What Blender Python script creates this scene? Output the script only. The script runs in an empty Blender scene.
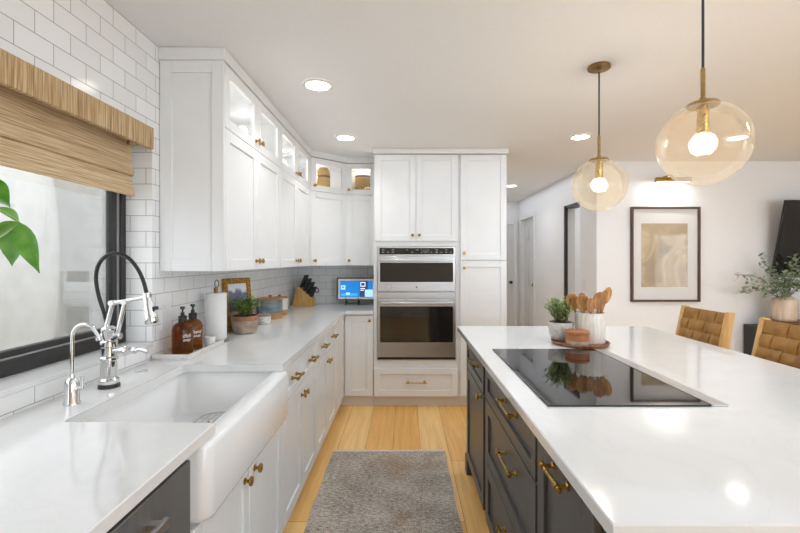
import bpy, bmesh, math, random
from mathutils import Vector as V, Matrix

random.seed(7)
S = bpy.context.scene
COL = S.collection
PI = math.pi

# ------------------------------------------------------------------ camera, world, big lights, exposure
cam = bpy.data.cameras.new('camera')
camo = bpy.data.objects.new('camera', cam)
COL.objects.link(camo)
camo.location = (0, 0, 1.40)
camo.rotation_euler = (PI / 2, 0, 0)
cam.sensor_width = 36
cam.lens = 430 / 800 * 36
cam.shift_x = -5 / 800
cam.shift_y = -6.5 / 800
cam.clip_start = 0.05
S.camera = camo

W = bpy.data.worlds.new('daylight')
S.world = W
W.use_nodes = True
W.node_tree.nodes['Background'].inputs[0].default_value = (0.97, 0.97, 1.0, 1)
W.node_tree.nodes['Background'].inputs[1].default_value = 3.0

S.view_settings.view_transform = 'Standard'
S.view_settings.look = 'None'
S.view_settings.gamma = 1.0
S.view_settings.use_curve_mapping = False
S.view_settings.exposure = 0.36


def area_light(name, loc, rot, sx, sy, power, color=(1, 1, 1)):
    l = bpy.data.lights.new(name, 'AREA')
    l.shape = 'RECTANGLE'
    l.size, l.size_y = sx, sy
    l.energy = power
    l.color = color
    o = bpy.data.objects.new(name, l)
    COL.objects.link(o)
    o.location = loc
    o.rotation_euler = rot
    return o


# daylight through the side and sink windows; the other area lamps are added fill
area_light('glass_doors_fill', (3.4, -2.55, 1.2), (PI / 2, 0, 0), 3.2, 2.1, 52, (.63, .795, 1))  # added lamp at unseen glass doors, fill from behind the camera
area_light('daylight_side_window', (5.57, 0.12, 1.38), (PI / 2, 0, PI / 2), 1.05, 1.1, 13, (.88, .94, 1))
area_light('daylight_sink_window', (-1.335, 0.9, 1.36), (PI / 2, 0, -PI / 2), 2.2, .62, 3, (.86, .91, 1))
area_light('ceiling_fill', (1.3, 1.6, 2.44), (0, 0, 0), 3.6, 4.4, 29, (.64, .80, 1))  # added soft fill lamp facing down, no fixture there
area_light('hall_fill', (1.5, 6.3, 2.44), (0, 0, 0), .95, 2.7, 6, (.82, .89, 1))  # lamp added under the hallway ceiling to brighten walls and doors
area_light('side_room_fill', (3.2, 5.4, 2.44), (0, 0, 0), 1.4, .8, 9, (.9, .95, 1))  # lamp added to lift the dark room behind the black-framed opening


# ------------------------------------------------------------------ materials
def lin(h):
    h = h.lstrip('#')
    out = []
    for i in (0, 2, 4):
        c = int(h[i:i + 2], 16) / 255
        out.append(c / 12.92 if c <= .04045 else ((c + .055) / 1.055) ** 2.4)
    return out


class NT:
    def __init__(s, m):
        s.t = m.node_tree
        s.n = s.t.nodes
        s.bsdf = s.n.get('Principled BSDF')

    def add(s, typ, **kw):
        n = s.n.new(typ)
        for k, v in kw.items():
            setattr(n, k, v)
        return n

    def link(s, a, b):
        s.t.links.new(a, b)


def new_mat(name, col, rough=.5, metal=0, coat=0, spec=.5):
    m = bpy.data.materials.new(name)
    m.use_nodes = True
    b = m.node_tree.nodes['Principled BSDF']
    c = lin(col) if isinstance(col, str) else col
    b.inputs['Base Color'].default_value = (*c, 1)
    b.inputs['Roughness'].default_value = rough
    b.inputs['Metallic'].default_value = metal
    b.inputs['Coat Weight'].default_value = coat
    b.inputs['Coat Roughness'].default_value = .08
    b.inputs['Specular IOR Level'].default_value = spec
    return m


def noisy(name, cols, rough=.5, metal=0, scale=(20, 20, 20), detail=4, bump=0, coat=0, stops=None, rvar=0, spec=.5, dist=0):
    """colour ramp driven by stretched object-space noise"""
    m = new_mat(name, cols[0], rough, metal, coat, spec)
    t = NT(m)
    tc = t.add('ShaderNodeTexCoord')
    mp = t.add('ShaderNodeMapping')
    mp.inputs['Scale'].default_value = scale
    t.link(tc.outputs['Object'], mp.inputs['Vector'])
    nz = t.add('ShaderNodeTexNoise')
    nz.inputs['Scale'].default_value = 1
    nz.inputs['Detail'].default_value = detail
    nz.inputs['Distortion'].default_value = dist
    t.link(mp.outputs[0], nz.inputs['Vector'])
    r = t.add('ShaderNodeValToRGB')
    el = r.color_ramp.elements
    while len(el) < len(cols):
        el.new(.5)
    for i, c in enumerate(cols):
        el[i].position = stops[i] if stops else .3 + .4 * i / max(1, len(cols) - 1)
        el[i].color = (*lin(c), 1)
    t.link(nz.outputs['Fac'], r.inputs['Fac'])
    t.link(r.outputs[0], t.bsdf.inputs['Base Color'])
    if rvar:
        ma = t.add('ShaderNodeMath', operation='MULTIPLY_ADD')
        ma.inputs[1].default_value = rvar
        ma.inputs[2].default_value = rough - rvar / 2
        t.link(nz.outputs['Fac'], ma.inputs[0])
        t.link(ma.outputs[0], t.bsdf.inputs['Roughness'])
    if bump:
        bp = t.add('ShaderNodeBump')
        bp.inputs['Strength'].default_value = bump
        bp.inputs['Distance'].default_value = .004
        t.link(nz.outputs['Fac'], bp.inputs['Height'])
        t.link(bp.outputs[0], t.bsdf.inputs['Normal'])
    return m


def emit(name, col, strength):
    m = new_mat(name, col, .5)
    b = m.node_tree.nodes['Principled BSDF']
    c = lin(col)
    b.inputs['Emission Color'].default_value = (*c, 1)
    b.inputs['Emission Strength'].default_value = strength
    return m


def thin_glass(name, tint, refl=1.0, rough=.02, base=.04):
    m = bpy.data.materials.new(name)
    m.use_nodes = True
    nt = m.node_tree
    nt.nodes.clear()
    o = nt.nodes.new('ShaderNodeOutputMaterial')
    tr = nt.nodes.new('ShaderNodeBsdfTransparent')
    tr.inputs[0].default_value = (*tint, 1)
    gl = nt.nodes.new('ShaderNodeBsdfGlossy')
    gl.inputs['Roughness'].default_value = rough
    lw = nt.nodes.new('ShaderNodeLayerWeight')
    lw.inputs[0].default_value = .22
    ma = nt.nodes.new('ShaderNodeMath')
    ma.operation = 'MULTIPLY_ADD'
    ma.inputs[1].default_value = .75 * refl
    ma.inputs[2].default_value = base
    nt.links.new(lw.outputs['Fresnel'], ma.inputs[0])
    mx = nt.nodes.new('ShaderNodeMixShader')
    nt.links.new(ma.outputs[0], mx.inputs[0])
    nt.links.new(tr.outputs[0], mx.inputs[1])
    nt.links.new(gl.outputs[0], mx.inputs[2])
    nt.links.new(mx.outputs[0], o.inputs[0])
    return m


def globe_glass():
    m = thin_glass('pale_amber_glass', (.955, .905, .825), .5, .015, .03)
    nt = m.node_tree
    out = [n for n in nt.nodes if n.type == 'OUTPUT_MATERIAL'][0]
    mx = [n for n in nt.nodes if n.type == 'MIX_SHADER'][0]
    tl = nt.nodes.new('ShaderNodeBsdfTranslucent')
    tl.inputs[0].default_value = (*lin('#ecdcc0'), 1)
    m2 = nt.nodes.new('ShaderNodeMixShader')
    m2.inputs[0].default_value = .05
    nt.links.new(mx.outputs[0], m2.inputs[1])
    nt.links.new(tl.outputs[0], m2.inputs[2])
    nt.links.new(m2.outputs[0], out.inputs[0])
    return m


def tile_mat():
    m = new_mat('white_subway_tile', '#f1f0ee', .12)
    t = NT(m)
    geo = t.add('ShaderNodeNewGeometry')
    sp = t.add('ShaderNodeSeparateXYZ')
    t.link(geo.outputs['Position'], sp.inputs[0])
    sn = t.add('ShaderNodeSeparateXYZ')
    t.link(geo.outputs['True Normal'], sn.inputs[0])
    ab = t.add('ShaderNodeMath', operation='ABSOLUTE')
    t.link(sn.outputs['X'], ab.inputs[0])
    gt = t.add('ShaderNodeMath', operation='GREATER_THAN')
    gt.inputs[1].default_value = .5
    t.link(ab.outputs[0], gt.inputs[0])
    mix = t.add('ShaderNodeMix')
    t.link(gt.outputs[0], mix.inputs[0])
    t.link(sp.outputs['X'], mix.inputs[2])
    t.link(sp.outputs['Y'], mix.inputs[3])
    sub = t.add('ShaderNodeMath', operation='SUBTRACT')
    sub.inputs[1].default_value = 1.005 - .0762 * 20
    t.link(sp.outputs['Z'], sub.inputs[0])
    addu = t.add('ShaderNodeMath', operation='ADD')
    addu.inputs[1].default_value = 4.572 - .045
    t.link(mix.outputs[0], addu.inputs[0])
    cb = t.add('ShaderNodeCombineXYZ')
    t.link(addu.outputs[0], cb.inputs[0])
    t.link(sub.outputs[0], cb.inputs[1])
    br = t.add('ShaderNodeTexBrick')
    br.offset = .5
    br.inputs['Scale'].default_value = 1
    br.inputs['Brick Width'].default_value = .1524
    br.inputs['Row Height'].default_value = .0762
    br.inputs['Mortar Size'].default_value = .0016
    br.inputs['Mortar Smooth'].default_value = .2
    br.inputs['Bias'].default_value = 0
    br.inputs['Color1'].default_value = (*lin('#f3f2f0'), 1)
    br.inputs['Color2'].default_value = (*lin('#ecebe8'), 1)
    br.inputs['Mortar'].default_value = (*lin('#a3a09c'), 1)
    t.link(cb.outputs[0], br.inputs['Vector'])
    t.link(br.outputs['Color'], t.bsdf.inputs['Base Color'])
    inv = t.add('ShaderNodeMath', operation='SUBTRACT')
    inv.inputs[0].default_value = 1
    t.link(br.outputs['Fac'], inv.inputs[1])
    nz = t.add('ShaderNodeTexNoise')
    nz.inputs['Scale'].default_value = 9
    nz.inputs['Detail'].default_value = 1
    t.link(geo.outputs['Position'], nz.inputs['Vector'])
    ad = t.add('ShaderNodeMath', operation='MULTIPLY_ADD')
    ad.inputs[1].default_value = .5
    t.link(nz.outputs['Fac'], ad.inputs[0])
    t.link(inv.outputs[0], ad.inputs[2])
    bp = t.add('ShaderNodeBump')
    bp.inputs['Strength'].default_value = .35
    bp.inputs['Distance'].default_value = .002
    t.link(ad.outputs[0], bp.inputs['Height'])
    t.link(bp.outputs[0], t.bsdf.inputs['Normal'])
    rg = t.add('ShaderNodeMath', operation='MULTIPLY_ADD')
    rg.inputs[1].default_value = .5
    rg.inputs[2].default_value = .13
    t.link(br.outputs['Fac'], rg.inputs[0])
    t.link(rg.outputs[0], t.bsdf.inputs['Roughness'])
    return m


def floor_mat():
    m = new_mat('oak_plank_floor', '#c6995c', .38)
    t = NT(m)
    tc = t.add('ShaderNodeTexCoord')
    mp = t.add('ShaderNodeMapping')
    mp.inputs['Rotation'].default_value = (0, 0, PI / 2)
    mp.inputs['Location'].default_value = (.4, .09, 0)
    t.link(tc.outputs['Object'], mp.inputs['Vector'])
    br = t.add('ShaderNodeTexBrick')
    br.offset = .37
    br.inputs['Scale'].default_value = 1
    br.inputs['Brick Width'].default_value = 1.9
    br.inputs['Row Height'].default_value = .205
    br.inputs['Mortar Size'].default_value = .0016
    br.inputs['Bias'].default_value = 0
    br.inputs['Color1'].default_value = (*lin('#f0b565'), 1)
    br.inputs['Color2'].default_value = (*lin('#ffd590'), 1)
    br.inputs['Mortar'].default_value = (*lin('#a5763c'), 1)
    t.link(mp.outputs[0], br.inputs['Vector'])
    m2 = t.add('ShaderNodeMapping')
    m2.inputs['Scale'].default_value = (26, 1.6, 1)
    t.link(tc.outputs['Object'], m2.inputs['Vector'])
    nz = t.add('ShaderNodeTexNoise')
    nz.inputs['Scale'].default_value = 1.3
    nz.inputs['Detail'].default_value = 6
    nz.inputs['Distortion'].default_value = .6
    t.link(m2.outputs[0], nz.inputs['Vector'])
    r = t.add('ShaderNodeValToRGB')
    r.color_ramp.elements[0].position = .3
    r.color_ramp.elements[0].color = (.84, .80, .74, 1)
    r.color_ramp.elements[1].position = .68
    r.color_ramp.elements[1].color = (1.06, 1.05, 1.03, 1)
    t.link(nz.outputs['Fac'], r.inputs['Fac'])
    mx = t.add('ShaderNodeMix', data_type='RGBA', blend_type='MULTIPLY')
    mx.inputs[0].default_value = .9
    t.link(br.outputs['Color'], mx.inputs[6])
    t.link(r.outputs[0], mx.inputs[7])
    # knots
    vo = t.add('ShaderNodeTexNoise')
    vo.inputs['Scale'].default_value = 5.5
    vo.inputs['Detail'].default_value = 2
    t.link(tc.outputs['Object'], vo.inputs['Vector'])
    r2 = t.add('ShaderNodeValToRGB')
    r2.color_ramp.elements[0].position = .70
    r2.color_ramp.elements[0].color = (1, 1, 1, 1)
    r2.color_ramp.elements[1].position = .80
    r2.color_ramp.elements[1].color = (.66, .55, .45, 1)
    t.link(vo.outputs['Fac'], r2.inputs['Fac'])
    mx2 = t.add('ShaderNodeMix', data_type='RGBA', blend_type='MULTIPLY')
    mx2.inputs[0].default_value = .8
    t.link(mx.outputs[2], mx2.inputs[6])
    t.link(r2.outputs[0], mx2.inputs[7])
    t.link(mx2.outputs[2], t.bsdf.inputs['Base Color'])
    return m


def quartz_mat():
    m = new_mat('white_quartz', '#e3e2e0', .09)
    t = NT(m)
    tc = t.add('ShaderNodeTexCoord')
    nz = t.add('ShaderNodeTexNoise')
    nz.inputs['Scale'].default_value = 2.6
    nz.inputs['Detail'].default_value = 6
    nz.inputs['Distortion'].default_value = 1.6
    t.link(tc.outputs['Object'], nz.inputs['Vector'])
    r = t.add('ShaderNodeValToRGB')
    e = r.color_ramp.elements
    e[0].position = .40
    e[0].color = (*lin('#e4e3e0'), 1)
    e[1].position = .62
    e[1].color = (*lin('#e3e2df'), 1)
    for p, c in ((.485, '#e2e1de'), (.50, '#e0dedb'), (.515, '#e2e1de')):
        x = e.new(p)
        x.color = (*lin(c), 1)
    t.link(nz.outputs['Fac'], r.inputs['Fac'])
    t.link(r.outputs[0], t.bsdf.inputs['Base Color'])
    return m


def weave_mat():
    """natural woven grass: fine horizontal reeds with streaks"""
    m = noisy('woven_grass', ['#9a7b54', '#c3a278', '#dac098', '#e9d8ba'], .75, scale=(60, 5, 420), detail=3, bump=.35,
              stops=[.28, .42, .56, .72])
    return m


def weave_mat_v():
    return noisy('woven_grass_upright', ['#856641', '#ae8c5f', '#caad82', '#dec9a6'], .75, scale=(60, 240, 6), detail=3, bump=.35,
                 stops=[.3, .43, .56, .72])


def rug_mat():
    m = new_mat('faded_wool', '#8b8075', .95)
    t = NT(m)
    tc = t.add('ShaderNodeTexCoord')

    def n(scale, sc3, det):
        mp = t.add('ShaderNodeMapping')
        mp.inputs['Scale'].default_value = sc3
        t.link(tc.outputs['Object'], mp.inputs['Vector'])
        z = t.add('ShaderNodeTexNoise')
        z.inputs['Scale'].default_value = scale
        z.inputs['Detail'].default_value = det
        t.link(mp.outputs[0], z.inputs['Vector'])
        return z

    a = n(1, (40, 90, 1), 5)
    b = n(3.0, (1, 1.4, 1), 5)
    c = n(1, (170, 60, 1), 2)
    mixf = t.add('ShaderNodeMath', operation='MULTIPLY_ADD')
    mixf.inputs[1].default_value = .42
    t.link(a.outputs['Fac'], mixf.inputs[0])
    b2 = t.add('ShaderNodeMath', operation='MULTIPLY')
    b2.inputs[1].default_value = .25
    t.link(b.outputs['Fac'], b2.inputs[0])
    c2 = t.add('ShaderNodeMath', operation='MULTIPLY_ADD')
    c2.inputs[1].default_value = .33
    t.link(c.outputs['Fac'], c2.inputs[0])
    t.link(b2.outputs[0], c2.inputs[2])
    t.link(c2.outputs[0], mixf.inputs[2])
    r = t.add('ShaderNodeValToRGB')
    e = r.color_ramp.elements
    e[0].position = .36
    e[0].color = (*lin('#6b5f52'), 1)
    e[1].position = .64
    e[1].color = (*lin('#e0d8cc'), 1)
    for p, cc in ((.44, '#93877a'), (.51, '#b2a79b'), (.57, '#c8beb1')):
        x = e.new(p)
        x.color = (*lin(cc), 1)
    t.link(mixf.outputs[0], r.inputs['Fac'])
    # warm brown patches
    d = n(2.4, (1, 1, 1), 3)
    r2 = t.add('ShaderNodeValToRGB')
    r2.color_ramp.elements[0].position = .5
    r2.color_ramp.elements[0].color = (1, 1, 1, 1)
    r2.color_ramp.elements[1].position = .68
    r2.color_ramp.elements[1].color = (*lin('#d9bda2'), 1)
    t.link(d.outputs['Fac'], r2.inputs['Fac'])
    mx = t.add('ShaderNodeMix', data_type='RGBA', blend_type='MULTIPLY')
    mx.inputs[0].default_value = .8
    t.link(r.outputs[0], mx.inputs[6])
    t.link(r2.outputs[0], mx.inputs[7])
    t.link(mx.outputs[2], t.bsdf.inputs['Base Color'])
    bp = t.add('ShaderNodeBump')
    bp.inputs['Strength'].default_value = .4
    bp.inputs['Distance'].default_value = .004
    t.link(a.outputs['Fac'], bp.inputs['Height'])
    t.link(bp.outputs[0], t.bsdf.inputs['Normal'])
    return m


M = {}
M['tile'] = tile_mat()
M['floor'] = floor_mat()
M['quartz'] = quartz_mat()
M['wall'] = noisy('white_wall_paint', ['#efeeed', '#f1f0ef'], .6, scale=(30, 30, 30))
M['ceiling'] = noisy('ceiling_paint', ['#f0efed', '#f2f1ef'], .7, scale=(40, 40, 40))
M['cab'] = noisy('white_lacquer', ['#ecebe9', '#efeeec'], .32, scale=(8, 8, 8))
M['cabin'] = noisy('cabinet_interior', ['#f0efed', '#f3f2f0'], .5, scale=(8, 8, 8))
M['trim'] = noisy('white_trim_paint', ['#ecebe9', '#efeeec'], .4, scale=(8, 8, 8))
M['door'] = noisy('white_door_paint', ['#dedddb', '#e1e0de'], .4, scale=(8, 8, 8))
M['dark'] = noisy('charcoal_lacquer', ['#4f4e4b', '#555451'], .35, scale=(8, 8, 8))
M['black'] = noisy('black_metal', ['#262625', '#2e2e2d'], .45, scale=(30, 30, 30))
M['blackp'] = noisy('black_plastic', ['#161616', '#1e1d1d'], .4, scale=(30, 30, 30))
M['brass'] = noisy('satin_brass', ['#a98743', '#b99653'], .28, 1, scale=(60, 60, 60), rvar=.1)
M['brass_old'] = noisy('aged_brass', ['#7f673c', '#9c8050'], .34, 1, scale=(40, 40, 40), rvar=.1)
M['chrome'] = noisy('polished_chrome', ['#d9d9d8', '#e4e4e3'], .07, 1, scale=(10, 10, 10))
M['steel'] = noisy('brushed_steel', ['#c9c8c7', '#cdcccb'], .3, 1, scale=(1, 1, 1), detail=0, rvar=0)
sb_ = M['steel'].node_tree.nodes['Principled BSDF']
sb_.inputs['Anisotropic'].default_value = .75
M['steel_dark'] = noisy('dark_steel', ['#72716f', '#7b7a78'], .42, .45, scale=(3, 60, 3), detail=2, rvar=.1)
M['alu'] = noisy('aluminium_track', ['#a8a8a7', '#b8b8b7'], .4, .6, scale=(20, 20, 20))
M['oven_glass'] = noisy('oven_glass', ['#171615', '#1e1c1b'], .05, scale=(5, 5, 5), coat=.6)
M['hob'] = noisy('cooktop_glass', ['#0b0b0b', '#101010'], .035, scale=(5, 5, 5), spec=.6)
M['fireclay'] = noisy('glazed_fireclay', ['#f1f0ee', '#f4f3f1'], .08, scale=(6, 6, 6))
M['weave'] = weave_mat()
M['weave_v'] = weave_mat_v()
M['rug'] = rug_mat()
M['fringe'] = noisy('fringe_cotton', ['#dcd2c3', '#ece4d8'], .95, scale=(80, 20, 20))
M['oak'] = noisy('light_oak', ['#c3924f', '#d4a765', '#dcb477'], .45, scale=(30, 30, 4), detail=4)
M['acacia'] = noisy('acacia_wood', ['#6a3c22', '#84502f', '#99643d'], .45, scale=(40, 6, 40), detail=5)
M['spoon'] = noisy('olive_wood', ['#82532a', '#a06b38', '#bb8850'], .5, scale=(50, 50, 9), detail=5)
M['spoon2'] = noisy('beech_wood', ['#9c6a34', '#b58047', '#cd9f66'], .5, scale=(50, 50, 9), detail=5)
M['bamboo'] = noisy('bamboo', ['#c08c45', '#d1a25a', '#ddb572'], .4, scale=(60, 60, 5), detail=3)
M['leather'] = noisy('tan_leather', ['#8a5c22', '#9d6e2c', '#ad7d3a'], .42, scale=(9, 9, 9), detail=2, bump=.08)
M['terracotta'] = noisy('terracotta', ['#9f6540', '#b57b52'], .8, scale=(30, 30, 30), bump=.1)
M['stone'] = noisy('pale_stoneware', ['#b9b3aa', '#cfcac2', '#dad6d0'], .8, scale=(40, 40, 40), bump=.2)
M['clay'] = noisy('weathered_clay', ['#8f7b6b', '#a48f7f', '#b6a392'], .8, scale=(18, 18, 30), bump=.2)
M['clay_rim'] = noisy('brown_clay_rim', ['#8d6149', '#a37358'], .8, scale=(30, 30, 30))
M['speck'] = noisy('speckled_ceramic', ['#7d7368', '#d8d2c8', '#e2ddd5'], .6, scale=(130, 130, 130), detail=1, stops=[.33, .40, .7])
M['bluegrey'] = noisy('grey_blue_glaze', ['#5d6669', '#7b878a', '#8f9a9b'], .4, scale=(14, 14, 30))
M['tan_clay'] = noisy('tan_clay', ['#a9814f', '#b98f5b'], .75, scale=(30, 30, 30))
M['cream'] = noisy('cream_glaze', ['#d9d4ca', '#e3ded5'], .4, scale=(20, 20, 20))
M['crock'] = noisy('ivory_crock', ['#d8d0c2', '#e6e0d5', '#eeeae2'], .45, scale=(40, 40, 12))
M['crock_in'] = M['cream']
M['soil'] = noisy('soil', ['#2b221a', '#3c3026'], .95, scale=(80, 80, 80), bump=.4)
M['herb'] = noisy('herb_leaf', ['#5f8035', '#86a84c', '#a9c46c'], .6, scale=(60, 60, 60))
M['rosemary'] = noisy('rosemary_leaf', ['#6d8249', '#93a563', '#b9c28e'], .65, scale=(60, 60, 60))
M['euca'] = noisy('eucalyptus_leaf', ['#63775a', '#869a78', '#aab89c'], .6, scale=(30, 30, 30))
M['twig'] = noisy('twig', ['#5c4a36', '#75604a'], .8, scale=(60, 60, 60))
M['leaf'] = noisy('glossy_leaf', ['#3f7d26', '#5f9c36', '#88ba58'], .22, scale=(16, 16, 16), coat=.3)
M['marble'] = noisy('white_marble', ['#cdc6bd', '#dcd7d0', '#e2dfda'], .25, scale=(14, 14, 14), detail=6, dist=1.5, stops=[.3, .45, .7])
M['paper'] = noisy('white_paper', ['#e8e6e2', '#eeece9'], .95, scale=(150, 150, 150), detail=1, bump=.25)
M['slate'] = noisy('grey_stone_base', ['#6d6c6a', '#858381'], .7, scale=(40, 40, 40))
M['gold_frame'] = noisy('antique_gold', ['#6e4b1c', '#a4772c', '#c4983f'], .42, .55, scale=(50, 50, 50), bump=.4)
M['mat_board'] = noisy('mat_board', ['#efece8', '#f2efeb'], .9, scale=(60, 60, 60))
M['walnut'] = noisy('walnut', ['#4d3828', '#5f4735'], .5, scale=(50, 50, 6))
M['stucco'] = noisy('grey_block_stucco', ['#cfcfcd', '#d7d7d5', '#dededc'], .9, scale=(9, 9, 9), detail=6, bump=.3)
M['ground'] = noisy('outside_gravel', ['#a39a8d', '#b8afa2'], .95, scale=(40, 40, 40))
M['screen'] = noisy('dark_tv_screen', ['#141414', '#1b1b1c'], .12, scale=(3, 3, 3))
M['console'] = noisy('black_stained_wood', ['#23221f', '#2d2b28'], .5, scale=(6, 60, 60))
M['peach'] = noisy('peach_ribbed_glass', ['#d6b89e', '#e4cdb6', '#eedfce'], .3, scale=(60, 60, 3), detail=2)
M['basket'] = noisy('gold_seagrass', ['#c09047', '#d8ab62', '#eac88a'], .6, scale=(90, 90, 140), detail=2, bump=.5)
M['string'] = noisy('white_script_ink', ['#f2f0ec', '#f6f4f0'], .6, scale=(10, 10, 10))
M['candle'] = noisy('white_ceramic', ['#eceae7', '#f0eeeb'], .3, scale=(10, 10, 10))
M['plate'] = noisy('white_switch_plastic', ['#e6e5e2', '#ebeae8'], .35, scale=(10, 10, 10))
M['ring'] = noisy('white_can_trim', ['#e2e0dd', '#e8e6e3'], .5, scale=(10, 10, 10))
M['can'] = emit('can_light', '#fff4e2', 9)
M['puck'] = emit('puck_light', '#fffaf2', 4)
M['bulb'] = emit('warm_bulb', '#ffe7c0', 14)
M['g_amber'] = globe_glass()
M['g_clear'] = thin_glass('cabinet_glass', (.97, .975, .975), .9, .02, .03)
M['g_window'] = thin_glass('window_glass', (.90, .92, .92), .8, .02, .05)
M['g_pic'] = thin_glass('picture_glass', (.98, .98, .98), .35, .03, .012)
M['g_tumbler'] = thin_glass('tumbler_glass', (.93, .94, .94), 1.0, .02, .06)
am = new_mat('amber_glass', '#5a2f0c', .08)
b_ = am.node_tree.nodes['Principled BSDF']
b_.inputs['Transmission Weight'].default_value = .92
b_.inputs['IOR'].default_value = 1.3
b_.inputs['Base Color'].default_value = (.34, .115, .014, 1)
M['amber'] = am


def print_mat():
    """soft beige abstract print of brushed curves"""
    m = new_mat('beige_print', '#cbb594', .6)
    t = NT(m)
    tc = t.add('ShaderNodeTexCoord')
    nz = t.add('ShaderNodeTexNoise')
    nz.inputs['Scale'].default_value = 2.6
    nz.inputs['Detail'].default_value = 2
    nz.inputs['Distortion'].default_value = .7
    t.link(tc.outputs['Object'], nz.inputs['Vector'])
    r = t.add('ShaderNodeValToRGB')
    e = r.color_ramp.elements
    e[0].position = .3
    e[0].color = (*lin('#a8987c'), 1)
    e[1].position = .72
    e[1].color = (*lin('#ddcbb0'), 1)
    for p, c in ((.42, '#bda88a'), (.48, '#d2bf9f'), (.54, '#c0ac8d'), (.62, '#d5c09c')):
        x = e.new(p)
        x.color = (*lin(c), 1)
    t.link(nz.outputs['Fac'], r.inputs['Fac'])
    t.link(r.outputs[0], t.bsdf.inputs['Base Color'])
    return m


M['print'] = print_mat()


def landscape_mat():
    """small painting: pale sky, blue-grey hills, ochre meadow (bands across height)"""
    m = new_mat('landscape_paint', '#888888', .5)
    t = NT(m)
    tc = t.add('ShaderNodeTexCoord')
    sp = t.add('ShaderNodeSeparateXYZ')
    t.link(tc.outputs['Object'], sp.inputs[0])
    nz = t.add('ShaderNodeTexNoise')
    nz.inputs['Scale'].default_value = 14
    nz.inputs['Detail'].default_value = 4
    t.link(tc.outputs['Object'], nz.inputs['Vector'])
    ma = t.add('ShaderNodeMath', operation='MULTIPLY_ADD')
    ma.inputs[1].default_value = .16
    t.link(nz.outputs['Fac'], ma.inputs[0])
    t.link(sp.outputs['Z'], ma.inputs[2])
    sc = t.add('ShaderNodeMath', operation='MULTIPLY')
    sc.inputs[1].default_value = 2.3
    t.link(ma.outputs[0], sc.inputs[0])
    r = t.add('ShaderNodeValToRGB')
    r.color_ramp.interpolation = 'EASE'
    e = r.color_ramp.elements
    e[0].position = .2
    e[0].color = (*lin('#8c6a4c'), 1)
    e[1].position = .83
    e[1].color = (*lin('#dfe2e2'), 1)
    for p, c in ((.38, '#b49a80'), (.5, '#4e5540'), (.58, '#565a6c'), (.76, '#6f7690')):
        x = e.new(p)
        x.color = (*lin(c), 1)
    t.link(sc.outputs[0], r.inputs['Fac'])
    t.link(r.outputs[0], t.bsdf.inputs['Base Color'])
    return m


M['landscape'] = landscape_mat()


# ------------------------------------------------------------------ mesh helpers
class Frame:
    def __init__(s, o, u, n, v=(0, 0, 1)):
        s.o, s.u, s.n, s.v = V(o), V(u).normalized(), V(n).normalized(), V(v).normalized()

    def p(s, a, b, c):
        return s.o + s.u * a + s.v * b + s.n * c


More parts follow.
